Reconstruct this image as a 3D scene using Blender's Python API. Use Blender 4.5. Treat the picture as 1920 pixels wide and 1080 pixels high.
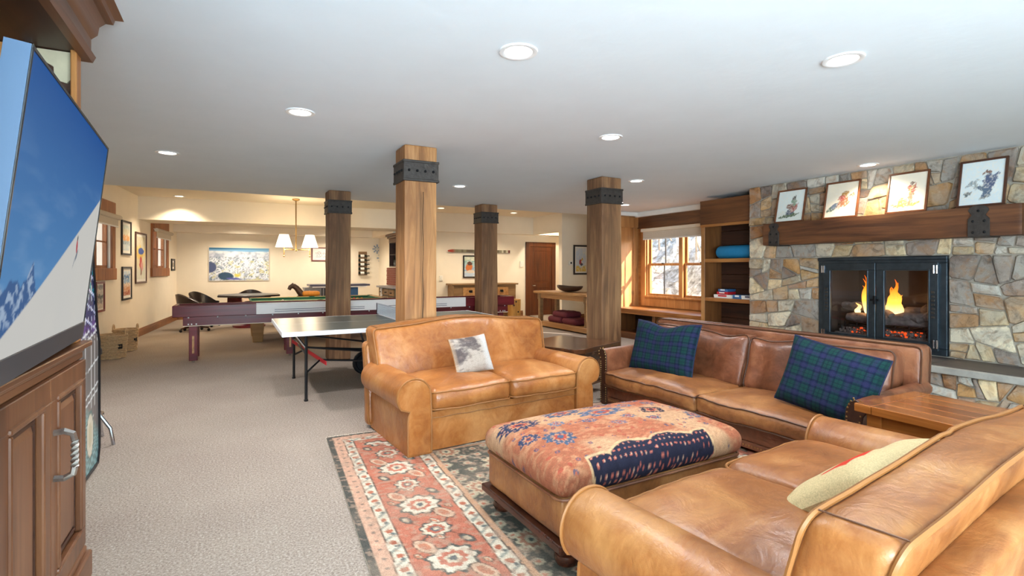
import bpy, bmesh, math, random
import numpy as np
from mathutils import Vector, Matrix, noise as mnoise

SC = bpy.context.scene
for o in list(bpy.data.objects):
    bpy.data.objects.remove(o, do_unlink=True)
COL = SC.collection
R = math.radians
random.seed(7)

def lin(h):
    if isinstance(h, str):
        h = h.lstrip('#')
        h = [int(h[i:i + 2], 16) / 255 for i in (0, 2, 4)]
    return tuple(c / 12.92 if c <= .04045 else ((c + .055) / 1.055) ** 2.4 for c in h[:3])

# ---------------------------------------------------------------- camera
F, HY, CH, TH = 960., 504., 1.40, R(28.4)
sT, cT = math.sin(TH), math.cos(TH)
cam = bpy.data.cameras.new('camera')
cam.lens, cam.sensor_width, cam.sensor_fit = 18.0, 36.0, 'HORIZONTAL'
cam.shift_y = -(540 - HY) / 1920
cam.clip_start, cam.clip_end = .02, 200
co = bpy.data.objects.new('camera', cam)
co.location = (0, 0, CH)
co.rotation_euler = (R(90), 0, -TH)
COL.objects.link(co)
SC.camera = co

# ---------------------------------------------------------------- world, sun, daylight, exposure
wd = bpy.data.worlds.new('sky')
SC.world = wd
wd.use_nodes = True
wn = wd.node_tree
for n in list(wn.nodes):
    wn.nodes.remove(n)
wo = wn.nodes.new('ShaderNodeOutputWorld')
wb = wn.nodes.new('ShaderNodeBackground')
ws = wn.nodes.new('ShaderNodeTexSky')
ws.sky_type = 'NISHITA'
ws.sun_disc = False
ws.sun_elevation = R(31)
ws.sun_rotation = R(148)
wb.inputs['Strength'].default_value = 1.0
wn.links.new(ws.outputs[0], wb.inputs[0])
wn.links.new(wb.outputs[0], wo.inputs[0])

def light(name, kind, loc, direction, energy, color=(1, 1, 1), **k):
    l = bpy.data.lights.new(name, kind)
    l.energy, l.color = energy, color
    for a, b in k.items():
        setattr(l, a, b)
    o = bpy.data.objects.new(name, l)
    o.location = loc
    o.rotation_euler = Vector(direction).to_track_quat('-Z', 'Y').to_euler()
    COL.objects.link(o)
    return o

light('sun', 'SUN', (12, -6, 9), (-.5, .8, -.565), 18.0, (1, .95, .86), angle=R(.6))
# daylight of unseen windows behind the camera; the left panel is added fill
light('daylight_rear', 'AREA', (1.0, -2.9, 1.4), (-.15, 1, .30), 470, (.66, .86, 1.0), shape='RECTANGLE', size=4.4, size_y=2.0)
light('daylight_fill_left', 'AREA', (-1.2, -1.6, 1.45), (.8, .8, .5), 480, (.66, .86, 1.0), shape='RECTANGLE', size=1.8, size_y=2.0)
SC.view_settings.view_transform = 'Standard'
SC.view_settings.look = 'None'
SC.view_settings.gamma = 1
SC.view_settings.use_curve_mapping = False
SC.view_settings.exposure = 0.10

# ---------------------------------------------------------------- measuring helpers (photo ray meets a real plane)
def W(px, d):
    l = (px - 960) / F * d
    return (l * cT + d * sT, d * cT - l * sT)
def G(px, py, z=0.):
    return W(px, F * (CH - z) / (py - HY))
def onX(px, X, py=None):
    t = (px - 960) / F
    d = X / (t * cT + sT)
    p = W(px, d)
    return p if py is None else (p[0], p[1], CH - (py - HY) / F * d)
def onY(px, Y, py=None):
    t = (px - 960) / F
    d = Y / (cT - t * sT)
    p = W(px, d)
    return p if py is None else (p[0], p[1], CH - (py - HY) / F * d)

# ---------------------------------------------------------------- mesh builder
MAT = {}
MW = {}

class MB:
    def __init__(s):
        s.v, s.f = [], []
    def add(s, v, f):
        b = len(s.v)
        s.v += [tuple(p) for p in v]
        s.f += [tuple(i + b for i in q) for q in f]
        return s
    def box(s, x0, y0, z0, x1, y1, z1):
        x0, x1 = min(x0, x1), max(x0, x1); y0, y1 = min(y0, y1), max(y0, y1); z0, z1 = min(z0, z1), max(z0, z1)
        return s.add([(x, y, z) for z in (z0, z1) for y in (y0, y1) for x in (x0, x1)],
                     [(0, 2, 3, 1), (4, 5, 7, 6), (0, 1, 5, 4), (2, 6, 7, 3), (0, 4, 6, 2), (1, 3, 7, 5)])
    def hexa(s, p):   # 8 points: bottom 4 (ccw), top 4
        return s.add(p, [(3, 2, 1, 0), (4, 5, 6, 7), (0, 1, 5, 4), (1, 2, 6, 5), (2, 3, 7, 6), (3, 0, 4, 7)])
    def obox(s, c, a, b, h):  # centre, three half vectors
        c, a, b, h = Vector(c), Vector(a), Vector(b), Vector(h)
        return s.hexa([c - a - b - h, c + a - b - h, c + a + b - h, c - a + b - h,
                       c - a - b + h, c + a - b + h, c + a + b + h, c - a + b + h])
    def prism(s, poly, vec):
        n = len(poly)
        vec = Vector(vec)
        p = [Vector(q) for q in poly]
        return s.add(p + [q + vec for q in p], [tuple(range(n - 1, -1, -1)), tuple(range(n, 2 * n))] +
                     [(i, (i + 1) % n, n + (i + 1) % n, n + i) for i in range(n)])
    def grid(s, P, wu=False, wv=False):
        nu, nv = len(P), len(P[0])
        fs = []
        for i in range(nu if wu else nu - 1):
            for j in range(nv if wv else nv - 1):
                a, b = (i + 1) % nu, (j + 1) % nv
                fs.append((i * nv + j, a * nv + j, a * nv + b, i * nv + b))
        return s.add([p for r in P for p in r], fs)
    def tube(s, pts, r, n=8, closed=False):
        pts = [Vector(p) for p in pts]
        m = len(pts)
        rs = r if isinstance(r, (list, tuple)) else [r] * m
        up = None
        rings = []
        for i, p in enumerate(pts):
            if closed:
                t = pts[(i + 1) % m] - pts[i - 1]
            else:
                t = pts[min(i + 1, m - 1)] - pts[max(i - 1, 0)]
            t.normalize()
            if up is None:
                up = t.orthogonal().normalized()
            up = (up - t * up.dot(t))
            up = up.normalized() if up.length > 1e-6 else t.orthogonal().normalized()
            w = t.cross(up)
            rings.append([p + (up * math.cos(6.28318 * k / n) + w * math.sin(6.28318 * k / n)) * rs[i] for k in range(n)])
        b = len(s.v)
        s.grid(rings, wu=closed, wv=True)
        if not closed:
            s.f.append(tuple(b + k for k in range(n - 1, -1, -1)))
            s.f.append(tuple(b + (m - 1) * n + k for k in range(n)))
        return s
    def cyl(s, p0, p1, r0, r1=None, n=14):
        return s.tube([p0, p1], [r0, r0 if r1 is None else r1], n)
    def lathe(s, prof, c=(0, 0, 0), n=20):
        P = [[(c[0] + r * math.cos(6.28318 * k / n), c[1] + r * math.sin(6.28318 * k / n), c[2] + z) for k in range(n)] for r, z in prof]
        b = len(s.v)
        s.grid(P, wv=True)
        if prof[0][0] > 1e-4:
            s.f.append(tuple(b + k for k in range(n - 1, -1, -1)))
        if prof[-1][0] > 1e-4:
            s.f.append(tuple(b + (len(prof) - 1) * n + k for k in range(n)))
        return s
    def ball(s, c, r, n=12, m=8):
        r = r if isinstance(r, (tuple, list)) else (r, r, r)
        P = []
        for i in range(m + 1):
            a = -math.pi / 2 + math.pi * i / m
            rr = max(math.cos(a), 1e-3)
            P.append([(c[0] + r[0] * rr * math.cos(6.28318 * k / n), c[1] + r[1] * rr * math.sin(6.28318 * k / n), c[2] + r[2] * math.sin(a)) for k in range(n)])
        return s.grid(P, wv=True)
    def frame(s, o, u, v, w, h, t, d, off=0.):
        """picture/door frame: outer w x h in plane (u,v) from corner o, bar width t, depth vector d"""
        o, u, v, d = Vector(o), Vector(u).normalized(), Vector(v).normalized(), Vector(d)
        for a, b, c, e in ((0, 0, w, t), (0, h - t, w, h), (0, t, t, h - t), (w - t, t, w, h - t)):
            q = [o + u * a + v * b, o + u * c + v * b, o + u * c + v * e, o + u * a + v * e]
            s.hexa(q + [x + d for x in q])
        return s
    def xf(s, fn):
        s.v = [tuple(fn(Vector(p))) for p in s.v]
        return s
    def build(s, name, mat, parent=None, bevel=0, seg=1, smooth=False, local=False, ang=38, col=None, kind=None, label=None):
        me = bpy.data.meshes.new(name)
        vv = s.v
        if parent is not None and not local:
            inv = MW[parent.name].inverted()
            vv = [tuple(inv @ Vector(p)) for p in vv]
        me.from_pydata(vv, [], s.f)
        bm = bmesh.new()
        bm.from_mesh(me)
        bmesh.ops.recalc_face_normals(bm, faces=bm.faces)
        if bevel:
            es = [e for e in bm.edges if len(e.link_faces) == 2 and e.calc_face_angle(0) > R(25)]
            bmesh.ops.bevel(bm, geom=es, offset=bevel, segments=seg, affect='EDGES', clamp_overlap=True, profile=.5)
        bm.to_mesh(me)
        bm.free()
        if smooth:
            me.polygons.foreach_set('use_smooth', [True] * len(me.polygons))
            me.set_sharp_from_angle(angle=R(ang))
        if col is not None:
            ca = me.color_attributes.new('paint', 'FLOAT_COLOR', 'POINT')
            c = np.ones((len(me.vertices), 4), dtype=np.float32)
            c[:, :3] = col
            ca.data.foreach_set('color', c.ravel())
        me.materials.append(MAT[mat] if isinstance(mat, str) else mat)
        o = bpy.data.objects.new(name, me)
        COL.objects.link(o)
        if parent is not None:
            o.parent = parent
            MW[o.name] = MW[parent.name]
        else:
            MW[o.name] = Matrix.Identity(4)
        if kind:
            o['kind'] = kind
        if label:
            o['label'] = label
        return o

def thing(name, label, cat, loc=(0, 0, 0), rot=0, group=None):
    o = bpy.data.objects.new(name, None)
    o.empty_display_size = .1
    o.location = loc
    o.rotation_euler = (0, 0, rot)
    COL.objects.link(o)
    MW[o.name] = Matrix.Translation(Vector(loc)) @ Matrix.Rotation(rot, 4, 'Z')
    o['label'], o['category'] = label, cat
    if group:
        o['group'] = group
    return o

def tag(o, label, cat, group=None):
    o['label'], o['category'] = label, cat
    if group:
        o['group'] = group
    return o

def struct(mb, name, mat, parent=None, **k):
    o = mb.build(name, mat, parent, **k)
    if parent is None:
        o['kind'] = 'structure'
    return o

def dup(root, loc, rot, label, group=None):
    r = root.copy()
    COL.objects.link(r)
    r.location = loc
    r.rotation_euler = (0, 0, rot)
    r['label'] = label
    if group:
        r['group'] = group
    MW[r.name] = Matrix.Translation(Vector(loc)) @ Matrix.Rotation(rot, 4, 'Z')
    for ch in list(root.children):
        c = ch.copy()
        COL.objects.link(c)
        c.parent = r
        for g in list(ch.children):
            d = g.copy()
            COL.objects.link(d)
            d.parent = c
    return r

def puff(hx, hy, hz, r, n=(16, 16, 8), fn=None):
    """rounded box with dense surface; fn deforms every point"""
    mb = MB()
    idx = {}
    def vert(i, j, k):
        if (i, j, k) in idx:
            return idx[(i, j, k)]
        q = []
        for a, m in ((i, n[0]), (j, n[1]), (k, n[2])):
            t = 2 * a / m - 1
            q.append(math.copysign(1 - (1 - abs(t)) ** 1.5, t))
        p = [q[0] * hx, q[1] * hy, q[2] * hz]
        c = [max(-(h - r), min(h - r, x)) for x, h in zip(p, (hx, hy, hz))]
        d = Vector([a - b for a, b in zip(p, c)])
        if d.length > 1e-9:
            d = d.normalized() * r
            p = [a + b for a, b in zip(c, d)]
        p = Vector(p)
        if fn:
            p = fn(p)
        idx[(i, j, k)] = len(mb.v)
        mb.v.append(tuple(p))
        return idx[(i, j, k)]
    for k in (0, n[2]):
        for i in range(n[0]):
            for j in range(n[1]):
                mb.f.append((vert(i, j, k), vert(i + 1, j, k), vert(i + 1, j + 1, k), vert(i, j + 1, k)))
    for j in (0, n[1]):
        for i in range(n[0]):
            for k in range(n[2]):
                mb.f.append((vert(i, j, k), vert(i + 1, j, k), vert(i + 1, j, k + 1), vert(i, j, k + 1)))
    for i in (0, n[0]):
        for j in range(n[1]):
            for k in range(n[2]):
                mb.f.append((vert(i, j, k), vert(i, j + 1, k), vert(i, j + 1, k + 1), vert(i, j, k + 1)))
    return mb

def rrect(hx, hy, r, n=5):
    out = []
    for cx, cy, a0 in ((hx - r, hy - r, 0), (-hx + r, hy - r, 90), (-hx + r, -hy + r, 180), (hx - r, -hy + r, 270)):
        for k in range(n + 1):
            a = R(a0 + 90 * k / n)
            out.append((cx + r * math.cos(a), cy + r * math.sin(a)))
    # resample long edges
    res = []
    m = len(out)
    for i in range(m):
        a, b = Vector(out[i]), Vector(out[(i + 1) % m])
        k = max(1, int((b - a).length / .05))
        for q in range(k):
            res.append(tuple(a + (b - a) * q / k))
    return res

# ---------------------------------------------------------------- materials (procedural)
def newmat(name):
    m = bpy.data.materials.new(name)
    m.use_nodes = True
    nt = m.node_tree
    b = nt.nodes['Principled BSDF']
    MAT[name] = m
    return m, nt, b
def N(nt, t, **k):
    n = nt.nodes.new(t)
    for a, b in k.items():
        setattr(n, a, b)
    return n
def ramp(nt, fac, stops):
    r = N(nt, 'ShaderNodeValToRGB')
    e = r.color_ramp.elements
    while len(e) < len(stops):
        e.new(.5)
    for x, (p, c) in zip(e, stops):
        x.position = p
        x.color = (*lin(c), 1)
    nt.links.new(fac, r.inputs[0])
    return r.outputs[0]
def coords(nt, scale=(1, 1, 1), kind='Object'):
    t = N(nt, 'ShaderNodeTexCoord')
    m = N(nt, 'ShaderNodeMapping')
    m.inputs['Scale'].default_value = scale
    nt.links.new(t.outputs[kind], m.inputs[0])
    return m.outputs[0]
def noise(nt, vec, scale, detail=4, rough=.55, dist=0):
    n = N(nt, 'ShaderNodeTexNoise')
    n.inputs['Scale'].default_value = scale
    n.inputs['Detail'].default_value = detail
    n.inputs['Roughness'].default_value = rough
    n.inputs['Distortion'].default_value = dist
    nt.links.new(vec, n.inputs['Vector'])
    return n.outputs['Fac']
def mixc(nt, fac, a, b, mode='MIX'):
    m = N(nt, 'ShaderNodeMix', data_type='RGBA', blend_type=mode)
    for s, v in ((m.inputs[0], fac), (m.inputs[6], a), (m.inputs[7], b)):
        if isinstance(v, (int, float)):
            s.default_value = v
        elif isinstance(v, (tuple, str)):
            s.default_value = (*lin(v), 1)
        else:
            nt.links.new(v, s)
    return m.outputs[2]
def bump(nt, b, h, strength, dist=.01):
    u = N(nt, 'ShaderNodeBump')
    u.inputs['Strength'].default_value = strength
    u.inputs['Distance'].default_value = dist
    nt.links.new(h, u.inputs['Height'])
    nt.links.new(u.outputs[0], b.inputs['Normal'])
def plain(name, c, rough=.5, metal=0., var=.0, vs=8, bs=0, bst=.2, spec=.5, coat=0):
    m, nt, b = newmat(name)
    b.inputs['Roughness'].default_value = rough
    b.inputs['Metallic'].default_value = metal
    b.inputs['Specular IOR Level'].default_value = spec
    b.inputs['Coat Weight'].default_value = coat
    v = coords(nt)
    if var:
        c0 = lin(c)
        f = noise(nt, v, vs)
        r = N(nt, 'ShaderNodeMapRange')
        r.inputs['To Min'].default_value = 1 - var
        r.inputs['To Max'].default_value = 1 + var
        r.inputs['From Min'].default_value = .25
        r.inputs['From Max'].default_value = .75
        nt.links.new(f, r.inputs[0])
        mul = N(nt, 'ShaderNodeVectorMath', operation='SCALE')
        mul.inputs[0].default_value = c0
        nt.links.new(r.outputs[0], mul.inputs['Scale'])
        nt.links.new(mul.outputs[0], b.inputs['Base Color'])
    else:
        b.inputs['Base Color'].default_value = (*lin(c), 1)
    if bs:
        bump(nt, b, noise(nt, v, bs, 3), bst)
    return m
def wood(name, dark, mid, light_, axis=2, k=14, rough=.45, bst=.25, knots=False, spec=.5, coat=0):
    m, nt, b = newmat(name)
    s = [1., 1., 1.]
    s[axis] = .07
    v = coords(nt, tuple(s))
    f = noise(nt, v, k, 8, .62, 1.2)
    c = ramp(nt, f, [(.3, dark), (.5, mid), (.7, light_)])
    v2 = coords(nt, tuple(.25 + .75 * x for x in s))
    f2 = noise(nt, v2, 2.2, 3)
    c = mixc(nt, .35, c, ramp(nt, f2, [(.35, dark), (.65, light_)]))
    if knots:
        vo = N(nt, 'ShaderNodeTexVoronoi')
        vo.inputs['Scale'].default_value = 3.1
        nt.links.new(coords(nt, tuple(.5 if i == axis else 1. for i in range(3))), vo.inputs['Vector'])
        kf = ramp(nt, vo.outputs['Distance'], [(.04, '#ffffff'), (.12, '#000000')])
        c = mixc(nt, kf, c, mixc(nt, .6, c, '#2a160c'))
    nt.links.new(c, b.inputs['Base Color'])
    b.inputs['Roughness'].default_value = rough
    b.inputs['Specular IOR Level'].default_value = spec
    b.inputs['Coat Weight'].default_value = coat
    b.inputs['Coat Roughness'].default_value = .15
    bump(nt, b, f, bst, .004)
    return m
def leather(name, dark, mid, light_, rough=.38):
    m, nt, b = newmat(name)
    v = coords(nt)
    f = noise(nt, v, 2.6, 6, .6, .6)
    c = ramp(nt, f, [(.33, dark), (.5, mid), (.66, light_)])
    f2 = noise(nt, coords(nt, (1, 2.6, 1)), 9, 5, .65, 1.5)
    c = mixc(nt, .32, c, ramp(nt, f2, [(.3, dark), (.7, light_)]))
    sc = noise(nt, coords(nt, (1, 5, 1.4)), 22, 2, .5, 2.5)
    c = mixc(nt, ramp(nt, sc, [(.70, '#000000'), (.78, '#555555')]), c, light_)
    nt.links.new(c, b.inputs['Base Color'])
    rr = N(nt, 'ShaderNodeMapRange')
    rr.inputs['To Min'].default_value = rough - .08
    rr.inputs['To Max'].default_value = rough + .14
    nt.links.new(f2, rr.inputs[0])
    nt.links.new(rr.outputs[0], b.inputs['Roughness'])
    vo = N(nt, 'ShaderNodeTexVoronoi')
    vo.inputs['Scale'].default_value = 260
    nt.links.new(v, vo.inputs['Vector'])
    fb = noise(nt, v, 7, 4, .6, .8)
    a = N(nt, 'ShaderNodeMath', operation='MULTIPLY_ADD')
    a.inputs[1].default_value = .03
    nt.links.new(vo.outputs['Distance'], a.inputs[0])
    nt.links.new(fb, a.inputs[2])
    bump(nt, b, a.outputs[0], .35, .02)
    return m
def emit(name, c, s):
    m, nt, b = newmat(name)
    b.inputs['Base Color'].default_value = (*lin(c), 1)
    b.inputs['Emission Color'].default_value = (*lin(c), 1)
    b.inputs['Emission Strength'].default_value = s
    return m
def painted(name, rough=.6, em=0, fine=0, spec=.4, bst=0, bs=200, dim=0):
    m, nt, b = newmat(name)
    a = N(nt, 'ShaderNodeAttribute', attribute_name='paint')
    c = a.outputs['Color']
    if fine:
        f = noise(nt, coords(nt), 170, 3, .7)
        c = mixc(nt, 1., c, ramp(nt, f, [(.3, (1 - fine,) * 3), (.7, (1., 1., 1.))]), 'MULTIPLY')
    if dim:
        b.inputs['Base Color'].default_value = (.03, .03, .035, 1)
    else:
        nt.links.new(c, b.inputs['Base Color'])
    b.inputs['Roughness'].default_value = rough
    b.inputs['Specular IOR Level'].default_value = spec
    if em:
        nt.links.new(c, b.inputs['Emission Color'])
        b.inputs['Emission Strength'].default_value = em
    if bst:
        bump(nt, b, noise(nt, coords(nt), bs, 2), bst, .004)
    return m

leather('leather_caramel', '#7d4219', '#a3622c', '#bf8650', .30)
leather('leather_caramel_light', '#6c3815', '#925628', '#b07945', .36)
leather('leather_brown', '#4c2817', '#744128', '#986445', .34)
leather('leather_saddle', '#57301a', '#855029', '#ad7746', .36)
plain('piping_light', '#935f30', .45)
plain('piping_dark', '#4d2c17', .45)
plain('wall_cream', '#f0e3cd', .85, var=.03, vs=3, bs=60, bst=.06)
plain('ceiling_white', '#e4ecf2', .9, var=.02, vs=2.5, bs=9, bst=.22)
plain('trim_white', '#e8e6e0', .7)
wood('post_wood', '#633a1b', '#a06a38', '#c99560', 2, 15, .65, .7, True)
wood('post_wood_grey', '#452b19', '#7d5537', '#ab8057', 2, 15, .7, .7, True)
wood('shelf_wood', '#3c2010', '#6a3e20', '#8a5630', 1, 10, .4)
wood('shelf_wood_v', '#4a2a14', '#7a4a26', '#9a6538', 2, 10, .4)
wood('shelf_back', '#2a150b', '#46281a', '#5a3622', 1, 10, .5)
wood('bay_wood', '#7a4a24', '#a9713e', '#c48f58', 2, 9, .42, .15, True)
wood('bay_wood_h', '#7a431d', '#a7672f', '#c0874a', 1, 9, .4)
wood('window_wood', '#8a5226', '#b3743a', '#c98f52', 2, 12, .4)
wood('window_rustic', '#6b3816', '#9a5a28', '#b9783e', 2, 14, .55, .4)
wood('mantel_wood', '#2a150b', '#5c341c', '#85542f', 1, 11, .55, .7, True)
wood('cabinet_wood', '#3c2110', '#6d4228', '#875a3a', 2, 9, .36, .12)
wood('cabinet_wood_h', '#3c2110', '#6d4228', '#875a3a', 1, 9, .36, .12)
wood('cabinet_dark', '#22110a', '#3d2114', '#4f2e1c', 1, 9, .45, .12)
wood('table_wood', '#5a2c10', '#96541f', '#b9753a', 1, 11, .2, .08, coat=.4)
wood('table_dark', '#2a150b', '#54301a', '#74482a', 0, 11, .18, .08, coat=.4)
wood('ottoman_wood', '#1c0d08', '#3a1b10', '#552a18', 0, 11, .25, .1)
wood('door_wood', '#2c1308', '#57290f', '#713a1a', 2, 10, .3, .1)
wood('base_wood', '#5c3317', '#8c5730', '#a87344', 1, 10, .4, .1)
wood('pine', '#8a5a2c', '#b98450', '#d2a670', 1, 10, .4, .1)
wood('dresser_wood', '#6a4a2c', '#93704a', '#ad8a60', 0, 10, .5, .2)
wood('log_bark', '#7a4e1e', '#b88438', '#d8ac62', 2, 10, .6, .5)
wood('mahogany', '#3d060c', '#6b121b', '#86222c', 0, 6, .34, .05, coat=.12)
wood('pool_wood', '#7c5426', '#a87a40', '#c49a5e', 0, 8, .35, .1)
plain('felt_green', '#1f5a46', .9, var=.1, vs=30)
plain('iron', '#46403c', .6, .55, var=.25, vs=25, bs=40, bst=.5)
plain('iron_dark', '#17171a', .5, .6, var=.2, vs=25)
plain('steel_blue', '#4a555e', .38, .85, var=.25, vs=10, bs=30, bst=.15)
plain('chrome', '#c9ccd2', .15, 1.)
plain('handle_metal', '#a8a39c', .3, .9, var=.3, vs=40)
plain('brass', '#b08d57', .35, .9)
plain('black_plastic', '#141416', .4)
plain('bezel_grey', '#43464e', .35, .3)
plain('tv_side', '#3f5873', .5, .0)
plain('white_board', '#fbf7f4', .45, var=.02)
plain('white_paint', '#efefef', .4)
plain('red_strap', '#d2232f', .45)
plain('paper_white', '#eeeae2', .7)
plain('shade_fabric', '#cfc3b0', .85, var=.05, vs=40)
plain('mortar', '#a3998b', .9, var=.12, vs=14, bs=50, bst=.5)
plain('slab_dark', '#4c4643', .55, var=.2, vs=6, bs=30, bst=.3)
plain('slab_edge', '#a39d94', .8, var=.2, vs=9, bs=30, bst=.6)
plain('firebox', '#241a17', .9, var=.3, vs=9)
plain('log_grey', '#5d5351', .9, var=.5, vs=16, bs=30, bst=.9)
plain('mat_blue', '#1d84b8', .6, var=.06, vs=20, bs=90, bst=.3)
plain('wicker', '#c9a87e', .7, var=.25, vs=50)
plain('red_cushion', '#6b2430', .8, var=.5, vs=60)
plain('bowl_wood', '#3a2418', .45, var=.4, vs=9)
plain('chair_leather', '#2e211d', .3, var=.2, vs=6)
plain('blue_panel', '#3f6da0', .5, var=.2, vs=6)
plain('slate_top', '#59566c', .35)
plain('grey_panel', '#8d8a8c', .5, var=.1)
plain('brick_red', '#7c3f2c', .8, var=.25, vs=30)
plain('cabinet_green', '#5c5648', .6, var=.3, vs=8)
plain('bottle_glass', '#16201a', .12)
plain('plaster_patch', '#cfc3a4', .9, var=.12, vs=12)
plain('white_plastic', '#ece6da', .4)
plain('frame_black', '#1c1718', .4)
plain('frame_brown', '#4f2c1c', .4, var=.2, vs=12)
plain('frame_red', '#7a3430', .4, var=.2, vs=12)
plain('frame_walnut', '#6a3c20', .35, var=.25, vs=20)
plain('net_white', '#e6ebf2', .7)
plain('trim_cream', '#e9dcc6', .8)
plain('amber', '#c88326', .5, var=.2, vs=20)
plain('navy_cord', '#141c3c', .7)
painted('paint_cloth', .9, fine=.18, spec=.2, bst=.2)
painted('paint_print', .55)
painted('paint_gloss', .25)
painted('paint_rug', .95, fine=.25, spec=.1, bst=.35)
painted('paint_screen', .6, em=.80, spec=.0, dim=.12)
emit('lamp_disc', '#fff6e6', 9)
emit('lamp_disc_warm', '#ffe9c4', 8)
emit('lamp_shade_glow', '#fff0cf', 2.6)
emit('ember', '#e8501a', .7)

def carpet():
    m, nt, b = newmat('carpet')
    v = coords(nt)
    f = noise(nt, v, 85, 3, .8)
    c = ramp(nt, f, [(.32, '#57493f'), (.44, '#8e7f72'), (.56, '#a8998b'), (.68, '#d2c7bb')])
    f2 = noise(nt, v, 1.3, 3)
    c = mixc(nt, .3, c, ramp(nt, f2, [(.3, '#90827a'), (.7, '#aea295')]))
    nt.links.new(c, b.inputs['Base Color'])
    b.inputs['Roughness'].default_value = .97
    b.inputs['Specular IOR Level'].default_value = .1
    bump(nt, b, noise(nt, v, 140, 2, .7), .6, .008)
carpet()

def stone_mat():
    m, nt, b = newmat('stone')
    oi = N(nt, 'ShaderNodeObjectInfo')
    tc = N(nt, 'ShaderNodeTexCoord')
    ad = N(nt, 'ShaderNodeVectorMath', operation='ADD')
    sc = N(nt, 'ShaderNodeVectorMath', operation='SCALE')
    cx = N(nt, 'ShaderNodeCombineXYZ')
    for i in range(3):
        nt.links.new(oi.outputs['Random'], cx.inputs[i])
    nt.links.new(cx.outputs[0], sc.inputs[0])
    sc.inputs['Scale'].default_value = 40
    nt.links.new(tc.outputs['Object'], ad.inputs[0])
    nt.links.new(sc.outputs[0], ad.inputs[1])
    f = noise(nt, ad.outputs[0], 7, 6, .65, 1.2)
    f2 = noise(nt, ad.outputs[0], 3.5, 3, .5, .5)
    base = oi.outputs['Color']
    c = mixc(nt, ramp(nt, f2, [(.44, '#000000'), (.58, '#b4b4b4')]), base, '#aba59c')
    c = mixc(nt, ramp(nt, noise(nt, ad.outputs[0], 5, 4, .6, 2.), [(.50, '#000000'), (.62, '#a8a8a8')]), c, '#a8743f')
    c = mixc(nt, ramp(nt, noise(nt, ad.outputs[0], 26, 4, .7, .6), [(.60, '#000000'), (.70, '#a0a0a0')]), c, '#4f443b')
    c = mixc(nt, ramp(nt, noise(nt, ad.outputs[0], 17, 4, .7, .6), [(.60, '#000000'), (.70, '#909090')]), c, '#d8d0c2')
    c = mixc(nt, 1., c, ramp(nt, f, [(.26, (.66, .64, .62)), (.5, (1., 1., 1.)), (.75, (1., .98, .94))]), 'MULTIPLY')
    nt.links.new(c, b.inputs['Base Color'])
    b.inputs['Roughness'].default_value = .85
    bump(nt, b, noise(nt, ad.outputs[0], 22, 6, .75, .3), .8, .018)
stone_mat()

def glass_mat():
    m, nt, b = newmat('pane_glass')
    out = nt.nodes['Material Output']
    t = N(nt, 'ShaderNodeBsdfTransparent')
    g = N(nt, 'ShaderNodeBsdfGlossy')
    g.inputs['Roughness'].default_value = .03
    mx = N(nt, 'ShaderNodeMixShader')
    mx.inputs[0].default_value = .05
    nt.links.new(t.outputs[0], mx.inputs[1])
    nt.links.new(g.outputs[0], mx.inputs[2])
    nt.links.new(mx.outputs[0], out.inputs[0])
glass_mat()

def flame_mat():
    m, nt, b = newmat('flame')
    out = nt.nodes['Material Output']
    tc = N(nt, 'ShaderNodeTexCoord')
    sp = N(nt, 'ShaderNodeSeparateXYZ')
    nt.links.new(tc.outputs['Generated'], sp.inputs[0])
    c = ramp(nt, sp.outputs[2], [(.0, '#ffe9a8'), (.35, '#ffb640'), (.7, '#ff7a10'), (1., '#d84a06')])
    e = N(nt, 'ShaderNodeEmission')
    e.inputs['Strength'].default_value = 2.4
    nt.links.new(c, e.inputs[0])
    t = N(nt, 'ShaderNodeBsdfTransparent')
    lw = N(nt, 'ShaderNodeLayerWeight')
    lw.inputs[0].default_value = .35
    nz = noise(nt, coords(nt, (6, 6, 2)), 3, 3)
    mm = N(nt, 'ShaderNodeMath', operation='MULTIPLY_ADD')
    mm.inputs[1].default_value = .8
    nt.links.new(sp.outputs[2], mm.inputs[0])
    nt.links.new(lw.outputs['Facing'], mm.inputs[2])
    m2 = N(nt, 'ShaderNodeMath', operation='MULTIPLY', use_clamp=True)
    nt.links.new(mm.outputs[0], m2.inputs[0])
    nt.links.new(nz, m2.inputs[1])
    mx = N(nt, 'ShaderNodeMixShader')
    nt.links.new(m2.outputs[0], mx.inputs[0])
    nt.links.new(e.outputs[0], mx.inputs[1])
    nt.links.new(t.outputs[0], mx.inputs[2])
    nt.links.new(mx.outputs[0], out.inputs[0])
flame_mat()

def rock_mat():
    m, nt, b = newmat('rock_bank')
    v = coords(nt)
    f = noise(nt, v, 4.2, 9, .78, .4)
    c = ramp(nt, f, [(.36, '#5a5448'), (.45, '#978e7e'), (.54, '#bdb5a6'), (.64, '#e2ddd4')])
    nt.links.new(c, b.inputs['Base Color'])
    b.inputs['Roughness'].default_value = .9
    bump(nt, b, f, .8, .1)
rock_mat()

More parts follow.
